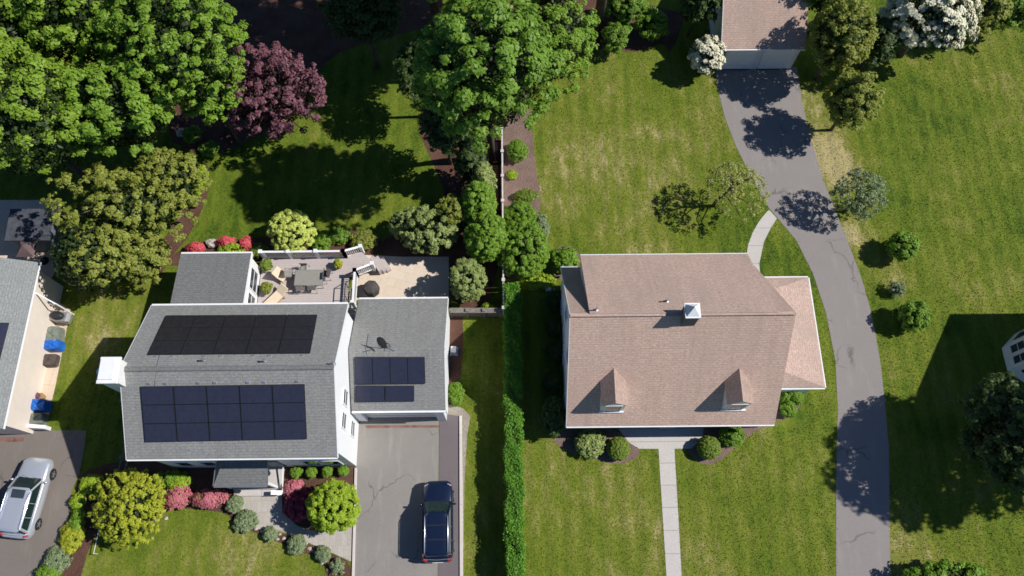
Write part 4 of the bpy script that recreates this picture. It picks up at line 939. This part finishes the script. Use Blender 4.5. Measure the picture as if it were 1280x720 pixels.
# air conditioner, fences
c = at(567, 437, 0.5); t = thing('meter_box', (c.x, c.y, 0), 'small white utility box standing at the right wall of the garage', 'utility box')
mb = MB(); mb.box(c.x-0.17, c.x+0.17, c.y-0.2, c.y+0.2, 0.06, 0.6); mb.build('cabinet', M['white'], t, bevel=0.03)
mb = MB(); mb.box(c.x-0.24, c.x+0.24, c.y-0.26, c.y+0.26, 0.0, 0.06); mb.build('base', M['conc'], t)
def fence_line(a, b, label, n_post, h, mat, cap, name='fence', boards=True):
    a, b = Vector(a), Vector(b); t = thing(name, ((a.x+b.x)/2, (a.y+b.y)/2, 0), label, 'fence')
    mb = MB(); d = (b-a).normalized()
    mb.bar(a+Vector((0, 0, h)), b+Vector((0, 0, h)), cap, 0.05)
    n = int((b-a).length/0.16)
    if boards:
        for i in range(n): p = a.lerp(b, (i+0.5)/n); mb.bar(p-d*0.07+Vector((0, 0, h/2)), p+d*0.07+Vector((0, 0, h/2)), 0.025, h-0.06)
    mb.bar(a+Vector((0, 0, 0.25)), b+Vector((0, 0, 0.25)), 0.06, 0.08)
    mb.build('panel', mat, t)
    for i in range(n_post): p = a.lerp(b, i/(n_post-1)); mb = MB(); mb.box(p.x-0.07, p.x+0.07, p.y-0.07, p.y+0.07, 0, h+0.1); mb.box(p.x-0.1, p.x+0.1, p.y-0.1, p.y+0.1, h+0.1, h+0.14); mb.build('post', mat, t)
    return t
fa, fb = at(627.5, 160, 1.6), at(629.5, 385, 1.6)
fence_line((fa.x, fa.y, 0), (fb.x, fb.y, 0), 'white board fence with square posts on the property line above the hedge', 8, 1.6, M['fence'], 0.09)
fa, fb = at(563, 388, 1.2), at(629, 388, 1.2)
fence_line((fa.x, fa.y, 0), (fb.x-0.15, fb.y, 0), 'weathered wooden fence between the garage and the property line', 4, 1.2, M['wood_w'], 0.32, 'wooden_fence')
fa, fb = at(157, 552, 1.0), at(147, 592, 1.0)
fence_line((fa.x, fa.y, 0), (fb.x, fb.y, 0), 'short pale rail fence in shade at the left front corner of the grey house', 3, 1.0, M['wood_w'], 0.06, 'rail_fence', False)
fa, fb = at(126, 650, 0.45), at(117, 692, 0.45)
t = thing('wire_fence', ((fa.x+fb.x)/2, (fa.y+fb.y)/2, 0), 'thin pale wire on low stakes below the golden shrub', 'fence')
mb = MB(); mb.tube([fa, fb], 0.022, 6); mb.build('wire', M['fence'], t)
for p in (fa, fb): mb = MB(); mb.tube([(p.x, p.y, 0), (p.x, p.y, 0.5)], 0.025, 6); mb.build('stake', M['fence'], t)

# ---------------------------------------------------------------- tan roofed house
HT = thing('tan_roofed_house', (9, 12.6, 0), 'one and a half storey house with a big tan shingle roof and two front dormers', 'house')
X0, X1, YS, YN, YR, ZE, ZR = 3.10, 14.69, 7.92, 17.46, 12.66, 2.85, 8.25
gable_wall(3.2, 14.6, 8.3, 17.1, ZE+0.42, YR, ZR, 0.2).build('wall', M['siding_w'], HT)
mb = MB(); mb.box(3.22, 14.58, 8.27, 8.3, 0.0, 2.9); mb.build('front_cladding', M['siding_d'], HT)
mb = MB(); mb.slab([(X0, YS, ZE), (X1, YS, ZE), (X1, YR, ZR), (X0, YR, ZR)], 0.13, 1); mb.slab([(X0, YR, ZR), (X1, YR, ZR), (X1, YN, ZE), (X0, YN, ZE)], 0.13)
rt_ = mb.build('roof', [M['roof_tan'], M['roof_tan_s_lit']], HT)
gutter('gutter', (X0, YS-0.03, ZE-0.09), (X1, YS-0.03, ZE-0.09), HT, 0.045); gutter('gutter', (X0, YN+0.03, ZE-0.09), (4.1, YN+0.03, ZE-0.09), HT, 0.045, M['siding_w'])
mb = MB(); mb.bar((X0-0.015, YS, ZE-0.08), (X0-0.015, YR, ZR-0.08), 0.03, 0.14); mb.bar((X0-0.015, YR, ZR-0.08), (X0-0.015, YN, ZE-0.08), 0.03, 0.14); mb.build('rake_board', M['siding_w'], HT)
mb = MB(); mb.bar((X0, YR-0.04, ZR-0.005), (X1, YR-0.04, ZR-0.005), 0.16, 0.03); mb.build('ridge_cap', M['roof_tan'], rt_)
# shed dormer across the back
DX0, DX1 = 4.10, 13.75
mb = MB(); mb.slab([(DX0, YR+0.02, ZR+0.05), (DX1, YR+0.02, ZR+0.05), (DX1, 17.45, 4.72), (DX0, 17.45, 4.72)], 0.13); sdm = mb.build('dormer_roof', M['roof_tan'], HT)
mb = MB(); zz = lambda y: ZR-0.1-(y-YR)*(ZR-ZE)/(YN-YR); zt = lambda y: ZR-0.1-(y-YR)*(ZR+0.05-4.72)/(17.45-YR)
for x in (DX0+0.06, DX1-0.06):
    for s_ in (0.0,): mb.add([(x, YR+0.1, zz(YR+0.1)), (x, 17.2, zz(17.2)), (x, 17.2, zt(17.2)), (x, YR+0.1, zt(YR+0.1)), ], [(0, 1, 2, 3)])
mb.box(DX0+0.06, DX1-0.06, 17.12, 17.2, 2.7, zt(17.2)); mb.build('dormer_wall', M['siding'], HT)
gutter('gutter', (DX0, 17.48, 4.64), (DX1, 17.48, 4.64), HT, 0.045, M['siding_w'])
for x in (5.5, 8.0, 10.3, 12.5): window_y(HT, 17.2, x-0.45, x+0.45, 3.3, 4.2, 1)
nR = (Vector((1, 0, 0)).cross(Vector((0, YR-YS, ZR-ZE)))).normalized()
# front gable dormers
def dormer(pk, fr, wl, wr, k):
    A = onplane(pk[0], pk[1], (0, YS, ZE), nR)     # where its ridge meets the roof
    Fp = at(fr[0], fr[1], A.z); xr_ = (A.x+Fp.x)/2; yf = Fp.y
    hw = (wr-wl)/2*mpp(fr[0], fr[1], A.z-0.4); ze = A.z-0.88*hw
    def yroof(z): return YS+(z-ZE)*(YR-YS)/(ZR-ZE)
    g_ = thing  # noqa
    mb = MB()
    for s_ in (-1, 1):
        e = xr_+s_*hw
        c = [(xr_, yf, A.z), (e, yf, ze), (e, yroof(ze)+0.05, ze), (xr_, A.y+0.1, A.z)]
        mb.slab(c if s_ > 0 else c[::-1], 0.07)
    dr_ = mb.build('dormer_roof', M['roof_dorm_shade'], HT)
    zb = ZE+(yf+0.02-YS)*(ZR-ZE)/(YR-YS)
    mb = MB(); ww = hw-0.08; yb = yf+0.02
    prof = [(-ww, zb-0.15), (ww, zb-0.15), (ww, ze-0.0), (0, A.z-0.1), (-ww, ze-0.0)]
    n = 5; vs = [(xr_+p[0], yb, p[1]) for p in prof]+[(xr_+p[0], yroof(max(p[1], zb))+0.3, p[1]) for p in prof]
    mb.add(vs, [tuple(range(n)), tuple(range(2*n-1, n-1, -1))]+[(n+i, n+(i+1) % n, (i+1) % n, i) for i in range(n)])
    dw = mb.build('dormer_wall', M['siding'], HT)
    window_y(dw, yb, xr_-ww*0.62, xr_+ww*0.62, zb+0.15, ze-0.02, -1)
    mb = MB(); mb.box(xr_-ww-0.06, xr_+ww+0.06, yb-0.10, yb-0.002, zb-0.02, zb+0.06); mb.build('sill', M['white'], dw)
dormer((767, 460), (770, 504), 753, 786, 0); dormer((925, 460), (928, 502), 911, 944, 1)
# brick chimney with bright metal cap
cc = at(867, 386, 9.3)
mb = MB(); mb.box(cc.x-0.35, cc.x+0.35, cc.y-0.38, cc.y+0.34, 7.2, 9.0); chm = mb.build('chimney', M['roof_dgrey'], rt_, bevel=0.02)
mb = MB(); mb.box(cc.x-0.39, cc.x+0.39, cc.y-0.42, cc.y+0.38, 9.0, 9.10)
b4 = [(cc.x-0.34, cc.y-0.36, 9.10), (cc.x+0.34, cc.y-0.36, 9.10), (cc.x+0.34, cc.y+0.32, 9.10), (cc.x-0.34, cc.y+0.32, 9.10)]
mb.add(b4+[(cc.x+0.02, cc.y+0.02, 9.55)], [(0, 1, 4), (1, 2, 4), (2, 3, 4), (3, 0, 4)]); mb.build('chimney_cap', M['white'], chm)
for px, py in ((745, 388), (833, 377)):
    nRN = (Vector((1, 0, 0)).cross(Vector((0, 17.45-YR, 4.72-ZR)))).normalized()
    p = onplane(px, py, (0, YR, ZR+0.05), nRN); mb = MB(); mb.lathe(p, [(0.11, -0.05), (0.11, 0.03), (0.045, 0.05), (0.045, 0.38), (0.06, 0.39)], 10); mb.build('vent_pipe', M['metal'], rt_)
# ell on the right
mb = MB(); mb.box(14.6, 17.6, 10.25, 16.5, 0, 2.62); mb.build('ell_wall', M['siding_w'], HT)
e0, e1, ys, yn = 14.6, 17.88, 10.02, 16.74; zt_ = 3.45
mb = MB(); mb.slab([(e1, ys, 2.7), (e1, yn, 2.7), (e0, yn-1.3, zt_), (e0, ys+1.1, zt_)], 0.1)
mb.slab([(e0, ys, 2.7), (e1, ys, 2.7), (e0, ys+1.1, zt_)], 0.1); mb.slab([(e1, yn, 2.7), (e0, yn, 2.7), (e0, yn-1.3, zt_)], 0.1); mb.build('roof', M['roof_tan'], HT)
for a, b in (((e1+0.04, ys, 2.63), (e1+0.04, yn, 2.63)), ((14.95, ys-0.05, 2.63), (e1, ys-0.05, 2.63)), ((e0, yn+0.05, 2.63), (e1, yn+0.05, 2.63))): gutter('gutter', a, b, HT, 0.04)
for y in (11.5, 13.4, 15.2): window_x(HT, 17.6, y-0.4, y+0.4, 1.0, 2.2)
for y in (9.6, 12.4, 15.5): window_x(HT, 3.2, y-0.4, y+0.4, 0.9, 2.1, -1)
for y in (11.4, 13.8): window_x(HT, 3.2, y-0.4, y+0.4, 4.2, 5.4, -1)
for x in (5.2, 7.0, 11.5, 13.2): window_y(HT, 8.27, x-0.5, x+0.5, 0.9, 2.2)
mb = MB(); mb.box(8.75, 9.65, 8.21, 8.27, 0.15, 2.25); dr = mb.build('front_door', M['metal'], HT, bevel=0.02)
mb = MB(); mb.lathe((9.55, 8.18, 1.2), [(0.03, -0.03), (0.035, 0), (0.03, 0.03)], 8); mb.build('handle', M['shiny'], dr)

# ---------------------------------------------------------------- detached garage
DG = thing('detached_garage', (17.3, 37, 0), 'detached garage with tan roof and two pale doors at the head of the driveway', 'garage')
gx0, gx1 = 14.45, 20.12; ge, gt = 2.6, 4.9
gable_wall(14.65, 20.0, 33.6, 40.6, ge+0.1, 37.1, gt).build('wall', M['siding_w'], DG)
mb = MB(); mb.slab([(gx0, 33.32, ge), (gx1, 33.32, ge), (gx1, 37.1, gt), (gx0, 37.1, gt)], 0.12); mb.slab([(gx0, 37.1, gt), (gx1, 37.1, gt), (gx1, 40.9, ge), (gx0, 40.9, ge)], 0.12); mb.build('roof', M['roof_tan'], DG)
gutter('gutter', (gx0, 33.28, ge-0.07), (gx1, 33.28, ge-0.07), DG, 0.05)
mb = MB(); mb.bar((gx0-0.02, 33.32, ge-0.08), (gx0-0.02, 37.1, gt-0.08), 0.03, 0.15); mb.build('rake_board', M['white'], DG)
for x in (14.95, 17.6):
    mb = MB(); mb.box(x, x+2.15, 33.53, 33.6, 0.12, 2.1)
    for z in (0.6, 1.1, 1.6): mb.box(x+0.03, x+2.12, 33.515, 33.53, z-0.02, z+0.02)
    dr = mb.build('garage_door', M['white'], DG)
    mb = MB(); mb.box(x, x+2.15, 33.52, 33.6, 0.02, 0.11); mb.build('door_seal', M['black'], dr)
window_x(DG, 14.65, 36.5, 37.4, 1.1, 2.0, -1)

# ---------------------------------------------------------------- west neighbour
HW = thing('pale_roofed_house', (-31, 13, 0), 'neighbour house with pale grey roof at the left edge', 'house')
gx = (-27.86, -32.4, -37)
mb = MB(); mb.box(-36.6, -28.2, 8.3, 17.6, 0, 3.25)
mb.add([(-28.2, 8.3, 3.25), (-32.4, 8.3, 5.1), (-36.6, 8.3, 3.25), (-28.2, 17.6, 3.25), (-32.4, 17.6, 5.1), (-36.6, 17.6, 3.25)], [(0, 2, 1), (3, 4, 5)]); mb.build('wall', M['wall_sand'], HW)
mb = MB(); mb.slab([(gx[0], 8.0, 3.4), (gx[0], 17.85, 3.4), (gx[1], 17.85, 5.4), (gx[1], 8.0, 5.4)], 0.12); mb.slab([(gx[1], 8.0, 5.4), (gx[1], 17.85, 5.4), (gx[2], 17.85, 3.4), (gx[2], 8.0, 3.4)], 0.12)
rw = mb.build('roof', M['roof_pale'], HW)
gutter('gutter', (gx[0]+0.04, 7.98, 3.32), (gx[0]+0.04, 17.9, 3.32), HW, 0.045)
nW = Vector((0, 1, 0)).cross(Vector((gx[1]-gx[0], 0, 2.0))).normalized(); nW = nW if nW.z > 0 else -nW
solar(rw, [(-62, 402), (12, 403), (-3, 462), (-80, 462)], (gx[0], 0, 3.4), nW, 3, 2, M['pv_blue'])
# low white wall closing the patio
a, b = at(5, 530, 0.6), at(57, 534, 0.6); t = MB(); t.bar((a.x, a.y, 0.35), (b.x, b.y, 0.35), 0.22, 0.7); setp(t.build('garden_wall', M['white'], bevel=0.02), 'low white wall at the bottom end of the neighbour patio', 'wall')
a, b = at(44, 366, 2.6), at(70, 380, 2.0); t = MB(); t.bar((a.x, a.y, 2.6), (b.x, b.y, 2.1), 0.07, 0.07)
t.bar((b.x, b.y, 0), (b.x, b.y, 2.1), 0.07, 0.07); t.bar((a.x+0.05, a.y, 0), (a.x+0.05, a.y, 2.6), 0.07, 0.07); setp(t.build('pergola_beam', M['white']), 'white beam on posts joining the neighbour eave and the olive tree', 'pergola')
# patio objects under covers
def cover(name, px, py, sx, sy, h, rz, mat, label, cat, seed, seg=10, group=None):
    rd = random.Random(seed); c = at(px, py, h); mb = MB(); vs = []; m = 0
    prof = [(1.05, 0.02), (1.0, 0.3*h), (0.98, 0.85*h), (0.88, h), (0.45, h*1.06), (0.06, h*1.04)]
    for k, z in prof:
        for j in range(seg*2):
            a = 2*math.pi*j/(seg*2); ca, sa = math.cos(a), math.sin(a); e = 0.45
            x = sx*k*math.copysign(abs(ca)**e, ca)*(1+rd.uniform(-.05, .05)); y = sy*k*math.copysign(abs(sa)**e, sa)*(1+rd.uniform(-.05, .05))
            vs.append((x*math.cos(rz)-y*math.sin(rz), x*math.sin(rz)+y*math.cos(rz), z*(1+(rd.uniform(-.06, .06) if z > 0.1 else 0))))
    n = len(prof); s2 = seg*2
    mb.add(vs, [(i*s2+k, i*s2+(k+1) % s2, (i+1)*s2+(k+1) % s2, (i+1)*s2+k) for i in range(n-1) for k in range(s2)]+[tuple((n-1)*s2+k for k in range(s2))])
    o = mb.build(name, mat, local=True); o.location = (c.x, c.y, 0); setp(o, label, cat, group); return o
cover('covered_furniture', 63, 417, 0.50, 0.5, 0.7, 0.15, M['tarp_g'], 'upper grey green furniture cover on the neighbour patio', 'cover', 1)
cover('covered_furniture', 63, 430, 0.46, 0.32, 0.75, 0.05, M['tarp_b'], 'bright blue cover touching the upper grey green one', 'cover', 2)
cover('covered_fire_pit', 60, 449, 0.44, 0.38, 0.5, 0.0, M['tarp_k'], 'round dark brown covered fire pit on the neighbour patio', 'fire pit', 3)
cover('covered_furniture', 46, 505, 0.46, 0.36, 0.75, 0.0, M['tarp_b'], 'bright blue cover near the lower end of the neighbour patio', 'cover', 4)
cover('covered_furniture', 42, 523, 0.50, 0.34, 0.6, 0.1, M['tarp_g'], 'grey green cover beside the low white wall', 'cover', 5)
c = at(50, 496, 0.3); t = thing('garden_statue', (c.x, c.y, 0), 'small dark plant stand above the lower blue cover', 'planter')
mb = MB(); mb.lathe((c.x, c.y, 0), [(0.2, 0), (0.24, 0.25), (0.26, 0.27), (0.05, 0.27)], 12); mb.build('pot', M['tan'], t)
P, N, S, _ = leaves((c.x-0.25, c.y+0.05, 0.4), (0.22, 0.2, 0.15), 0.07, 0.05, 12, 3); quads_mesh('foliage', P, N, S, LM['purple'], t, off=(c.x, c.y, 0))
t.name = 'planter'
c = at(74, 396, 0.6); t = thing('gas_grill', (c.x, c.y, 0), 'silver gas grill under the olive tree at the top of the neighbour patio', 'grill', rz=R(-8))
mb = MB(); mb.box(-0.55, 0.55, -0.3, 0.3, 0.1, 0.8); mb.build('cabinet', M['metal'], t, local=True, bevel=0.02)
mb = MB(); mb.box(-0.85, -0.56, -0.28, 0.28, 0.76, 0.8); mb.box(0.56, 0.85, -0.28, 0.28, 0.76, 0.8); mb.build('side_shelf', M['shiny'], t, local=True)
mb = MB(); mb.lathe((0, 0, 0.8), [(0.34, 0), (0.33, 0.14), (0.22, 0.24), (0.04, 0.27)], 14, sx=1.25, sy=0.8); mb.build('lid', M['black'], t, local=True, smooth=True)
# dark shed roof and umbrella
t = thing('garden_shed', (at(36, 285).x, at(36, 285).y, 0), 'dark flat roofed shed in the shade under the maples, left edge', 'shed')
a, b = at(14, 262, 2.2), at(60, 300, 2.2)
mb = MB(); mb.box(a.x+0.15, b.x-0.15, b.y+0.15, a.y-0.15, 0, 2.1); mb.build('wall', M['siding_d'], t)
mb = MB(); mb.slab([(a.x, b.y, 2.15), (b.x, b.y, 2.15), (b.x, a.y, 2.3), (a.x, a.y, 2.3)], 0.1); mb.build('roof', M['dkroof'], t)
c = at(32, 310, 2.1); t = thing('patio_umbrella', (c.x, c.y, 0), 'closed square plum coloured parasol above the pale roof, left edge', 'umbrella')
mb = MB(); mb.lathe((c.x, c.y, 0), [(0.75, 1.95), (0.78, 1.99), (0.4, 2.25), (0.02, 2.45)], 4, rot=R(45)); mb.build('canopy', M['purple_cloth'], t)
t['label'] = 'square plum coloured parasol above the pale roof, left edge'
mb = MB(); mb.tube([(c.x, c.y, 0), (c.x, c.y, 2.4)], 0.03, 8); mb.build('pole', M['metal'], t)
mb = MB(); mb.lathe((c.x, c.y, 0), [(0.28, 0), (0.28, 0.06), (0.05, 0.1)], 12); mb.build('base', M['black'], t)

# ---------------------------------------------------------------- east neighbour
HE = thing('white_house', (37, 10.5, 0), 'white house at the right edge, only its shaded bay showing', 'house')
gable_wall(32.6, 44, 5.9, 15.2, 5.2, 10.5, 8.3).build('wall', M['siding'], HE)
mb = MB(); mb.slab([(32.4, 5.6, 5.1), (44.3, 5.6, 5.1), (44.3, 10.5, 8.3), (32.4, 10.5, 8.3)], 0.12); mb.slab([(32.4, 10.5, 8.3), (44.3, 10.5, 8.3), (44.3, 15.4, 5.1), (32.4, 15.4, 5.1)], 0.12); mb.build('roof', M['roof_grey'], HE)
bp = [(32.6, 13.9), (31.2, 13.9), (30.2, 13.0), (30.2, 11.6), (31.2, 10.7), (32.6, 10.7)]
mb = MB(); mb.prism(bp, 0, 2.5); by = mb.build('bay_wall', M['white'], HE)
mb = MB(); mb.slab([(p[0]*1.0-(0.12 if p[0] < 32 else 0), p[1], 2.62 if p[0] < 32 else 3.3) for p in (bp[1], bp[2], bp[3], bp[4])], 0.08)
mb.prism([(31.55, 10.6), (32.6, 10.6), (32.6, 14.0), (31.55, 14.0)], 2.64, 2.75); mb.build('bay_roof', M['siding_w'], HE)
for y in (11.74, 12.42): window_x(HE, 30.2, y, y+0.45, 0.9, 2.2, -1)
for (p, q_) in ((bp[1], bp[2]), (bp[4], bp[3])):
    a, b = Vector((*p, 0)), Vector((*q_, 0)); d_ = (b-a).normalized(); nn = Vector((d_.y, -d_.x, 0)); nn = nn if nn.x < 0 else -nn
    mb = MB(); lo_, hi_ = a+d_*0.35+nn*0.03, b-d_*0.35+nn*0.03; mb.bar(lo_+Vector((0, 0, 1.55)), hi_+Vector((0, 0, 1.55)), 0.04, 1.3); mb.build('pane', M['glass'], by)

# ---------------------------------------------------------------- cars
def loft(mb, secs, mi=0, close=True):
    n = len(secs[0]); vs = [v for s_ in secs for v in s_]
    fs = [(i*n+k, i*n+(k+1) % n, (i+1)*n+(k+1) % n, (i+1)*n+k) for i in range(len(secs)-1) for k in range(n)]
    if close: fs += [tuple(range(n-1, -1, -1)), tuple((len(secs)-1)*n+k for k in range(n))]
    mb.add(vs, fs, mi)
def car(loc, rz, label, paint, W=1.74, L_=4.4, name='parked_car', sunroof=False, tall=1.62, long_roof=True):
    t = thing(name, loc, label, 'car', None, rz); hw = W/2; f = L_/2
    # lower body: y, half width, bonnet/belt height, bottom height
    st_ = [(-f, 0.72, 0.80, 0.42), (-f+0.06, 0.86, 0.92, 0.32), (-f+0.3, 0.97, 0.99, 0.26), (-1.3, 1.0, 0.98, 0.24), (-0.4, 1.0, 0.96, 0.22), (0.5, 1.0, 0.96, 0.22),
           (1.0, 0.99, 0.99, 0.24), (1.3, 0.975, 0.96, 0.24), (f-0.35, 0.93, 0.88, 0.26), (f-0.12, 0.83, 0.80, 0.30), (f-0.02, 0.66, 0.68, 0.36), (f, 0.55, 0.6, 0.42)]
    secs = []
    for y, kw_, zt2, zb in st_:
        w_ = hw*kw_; zm = (zb+zt2)/2
        half = [(w_*0.86, zb), (w_*0.98, zb+0.12), (w_*1.0, zm), (w_*0.985, zt2-0.14), (w_*0.93, zt2-0.04), (w_*0.8, zt2+0.0), (w_*0.4, zt2+0.03), (0, zt2+0.035)]
        ring = [Vector((x, y, z)) for x, z in half]+[Vector((-x, y, z)) for x, z in half[-2::-1]]
        secs.append(ring)
    mb = MB(); loft(mb, secs); body = mb.build('body', paint, t, local=True, smooth=True)
    # greenhouse
    zt3 = tall; yb0, yb1 = -f+0.22, 1.12; yt0, yt1 = (-f+0.34 if long_roof else -1.2), 0.42
    def ring_g(z, y0, y1, w_, cr=0.14):
        return [Vector((-w_, y0+cr, z)), Vector((-w_+cr, y0, z)), Vector((w_-cr, y0, z)), Vector((w_, y0+cr, z)), Vector((w_, y1-cr, z)), Vector((w_-cr*1.4, y1, z)), Vector((-w_+cr*1.4, y1, z)), Vector((-w_, y1-cr, z))]
    bw, tw = hw*0.90, hw*0.75
    mb = MB(); loft(mb, [ring_g(0.94, yb0, yb1, bw), ring_g(zt3-0.06, yt0, yt1, tw+0.02)], 0, False); gh = mb.build('windows', M['wsglass'], t, local=True, smooth=False)
    mb = MB(); loft(mb, [ring_g(zt3-0.07, yt0-0.05, yt1+0.03, tw+0.05, 0.17), ring_g(zt3-0.02, yt0-0.02, yt1, tw+0.02, 0.17), ring_g(zt3+0.015, yt0+0.15, yt1-0.2, tw-0.12, 0.17), ring_g(zt3+0.02, yt0+0.5, yt1-0.5, tw-0.35, 0.1)])
    rf = mb.build('car_roof', paint, t, local=True, smooth=True)
    # pillars
    mb = MB()
    for s_ in (-1, 1):
        mb.bar((s_*(bw-0.03), yb1-0.1, 0.95), (s_*(tw+0.01), yt1-0.08, zt3-0.05), 0.075, 0.05); mb.bar((s_*(bw+0.0), -0.35, 0.95), (s_*(tw+0.035), -0.35, zt3-0.05), 0.03, 0.07)
        mb.bar((s_*(bw-0.02), yb0+0.14, 0.95), (s_*(tw+0.01), yt0+0.16, zt3-0.05), 0.09, 0.14); mb.bar((s_*(bw+0.01), yb0+0.9, 0.95), (s_*(tw+0.03), yt0+0.75, zt3-0.05), 0.03, 0.08)
        mb.bar((s_*(bw+0.015), yb0+0.1, 0.965), (s_*(bw+0.015), yb1-0.1, 0.975), 0.05, 0.03)
    mb.build('pillar', paint, t, local=True)
    for s_ in (-1, 1):
        mb = MB(); x = s_*(tw-0.02); mb.tube([(x, yt0+0.1, zt3-0.01), (x, yt0+0.2, zt3+0.07), (x, yt1-0.35, zt3+0.075), (x, yt1-0.2, zt3+0.0)], 0.026, 8); mb.build('roof_rail', M['shiny'], rf, local=True, smooth=True)
        mb = MB(); mb.lathe((s_*(hw+0.09), 0.86, 1.0), [(0.05, -0.08), (0.09, -0.02), (0.09, 0.05), (0.04, 0.09)], 10, sx=1.1, sy=0.7); mb.bar((s_*(hw-0.08), 0.88, 0.97), (s_*(hw+0.06), 0.87, 0.98), 0.06, 0.04); mb.build('mirror', paint, t, local=True, smooth=True)
        for yy, nm, mt, dx in ((f-0.27, 'headlight', M['lamp'], 0.74), (-f+0.14, 'tail_light', M['red'], 0.78)):
            mb = MB(); q = Matrix.Rotation(R(-s_*28 if nm == 'headlight' else s_*20), 4, 'Z'); q.translation = Vector((s_*hw*dx, yy, 0.80 if nm == 'headlight' else 0.93))
            mb.box(-0.13, 0.13, -0.06, 0.05, -0.09, 0.045, 0, q); mb.build(nm, mt, t, local=True, bevel=0.03)
        for yy in (f-0.85, -f+0.85):
            mb = MB(); seg = 20; x = s_*(hw-0.10); prof = [(0.19, -0.09), (0.30, -0.11), (0.335, -0.08), (0.335, 0.08), (0.30, 0.11), (0.19, 0.10)]
            vs = [(x+s_*o_, yy+r_*math.cos(2*math.pi*k/seg), 0.335+r_*math.sin(2*math.pi*k/seg)) for r_, o_ in prof for k in range(seg)]
            mb.add(vs, [(i*seg+k, i*seg+(k+1) % seg, (i+1)*seg+(k+1) % seg, (i+1)*seg+k) for i in range(5) for k in range(seg)]+[tuple(range(seg)), tuple(5*seg+k for k in range(seg))])
            wh = mb.build('wheel', M['rubber'], t, local=True, smooth=False)
            mb = MB()
            for k in range(5):
                a = 2*math.pi*k/5; mb.bar((x+s_*0.105, yy, 0.335), (x+s_*0.105, yy+0.2*math.cos(a), 0.335+0.2*math.sin(a)), 0.05, 0.03)
            mb.build('rim', M['shiny'], wh, local=True)
    mb = MB(); mb.tube([(-0.22*W*1.9, yb0-0.05, 1.0), (0, yb0-0.1, 1.01), (0.22*W*1.9, yb0-0.05, 1.0)], 0.018, 6); mb.build('trim', M['shiny'], t, local=True)
    mb = MB(); mb.tube([(-0.5, 1.14, 0.99), (0.1, 0.98, 1.04)], 0.012, 5); mb.tube([(0.0, 1.14, 0.99), (0.55, 0.98, 1.04)], 0.012, 5); mb.build('wiper', M['black'], t, local=True)
    mb = MB(); mb.bar((-0.3, -f-0.012, 0.62), (0.3, -f-0.012, 0.62), 0.02, 0.12); mb.build('number_plate', M['white'], t, local=True)
    if sunroof:
        mb = MB(); mb.box(-0.38, 0.38, -0.15, 0.32, zt3-0.0, zt3+0.026); mb.build('sunroof', M['glass'], rf, local=True, bevel=0.01)
    if not sunroof:
        mb = MB()
        for y in (-0.3, -1.05): mb.bar((-tw+0.05, y, zt3+0.075), (tw-0.05, y, zt3+0.075), 0.045, 0.03)
        mb.build('roof_crossbar', M['black'], rf, local=True)
    return t
car((-4.12, 3.1, 0.012), R(1.2), 'navy blue estate car with silver roof rails parked on the middle driveway', M['paint_navy'])
c = at(33, 621, 0.8)
car((c.x, c.y, 0.012), R(-6), 'silver estate car with dark sunroof parked on the left driveway', M['paint_silver'], 1.76, 4.45, sunroof=True)

# ---------------------------------------------------------------- grass blades on the lawns
def inpoly(x, y, poly):
    ins = np.zeros(x.shape, bool); n = len(poly); j = n-1
    for i in range(n):
        xi, yi = poly[i]; xj, yj = poly[j]
        if yi != yj:
            c = ((yi > y) != (yj > y)) & (x < (xj-xi)*(y-yi)/(yj-yi)+xi); ins ^= c
        j = i
    return ins
def grass():
    rg = np.random.default_rng(3); n = 420000
    y = rg.uniform(-1.5, 41, n); x = rg.uniform(-1, 1, n)*(29.5+y*0.22); jx, jy = rg.normal(0, 0.05, n), rg.normal(0, 0.05, n)
    keep = np.ones(n, bool)
    for p in HARD+[[(-19.5, 6.2), (-9, 6.2), (-9, 9.2), (-3.7, 9.2), (-3.7, 15.3), (-9, 15.3), (-9, 14), (-15.5, 18.4), (-19.5, 18.4)], [(3.2, 8.3), (17.6, 8.3), (17.6, 17.1), (3.2, 17.1)], [(14.6, 33.6), (20, 33.6), (20, 41), (14.6, 41)], [(-37, 8.3), (-28.2, 8.3), (-28.2, 17.6), (-37, 17.6)]]:
        keep &= ~inpoly(x+jx, y+jy, p)
    x, y = x[keep], y[keep]; n = len(x)
    h = rg.uniform(0.03, 0.075, n); a = rg.uniform(0, 2*np.pi, n); w_ = rg.uniform(0.012, 0.03, n); ln = rg.uniform(0.0, 0.08, n); b = rg.uniform(0, 2*np.pi, n)
    v = np.zeros((n, 3, 3)); v[:, 0] = np.stack([x-w_*np.cos(a), y-w_*np.sin(a), 0*x], 1); v[:, 1] = np.stack([x+w_*np.cos(a), y+w_*np.sin(a), 0*x], 1)
    v[:, 2] = np.stack([x+ln*np.cos(b), y+ln*np.sin(b), h], 1)
    me = bpy.data.meshes.new('grass'); me.vertices.add(3*n); me.vertices.foreach_set('co', v.astype(np.float32).ravel())
    me.loops.add(3*n); me.loops.foreach_set('vertex_index', np.arange(3*n, dtype=np.int32)); me.polygons.add(n)
    me.polygons.foreach_set('loop_start', np.arange(0, 3*n, 3, dtype=np.int32)); me.polygons.foreach_set('loop_total', np.full(n, 3, dtype=np.int32))
    at_ = me.attributes.new('dry', 'FLOAT', 'POINT'); at_.data.foreach_set('value', np.repeat(dryness(x, y), 3).astype(np.float32))
    me.materials.append(M['blade']); me.update(calc_edges=True)
    o = bpy.data.objects.new('grass', me); COL.objects.link(o); setp(o, 'short mown grass of the lawns', 'grass', kind='stuff')
grass()
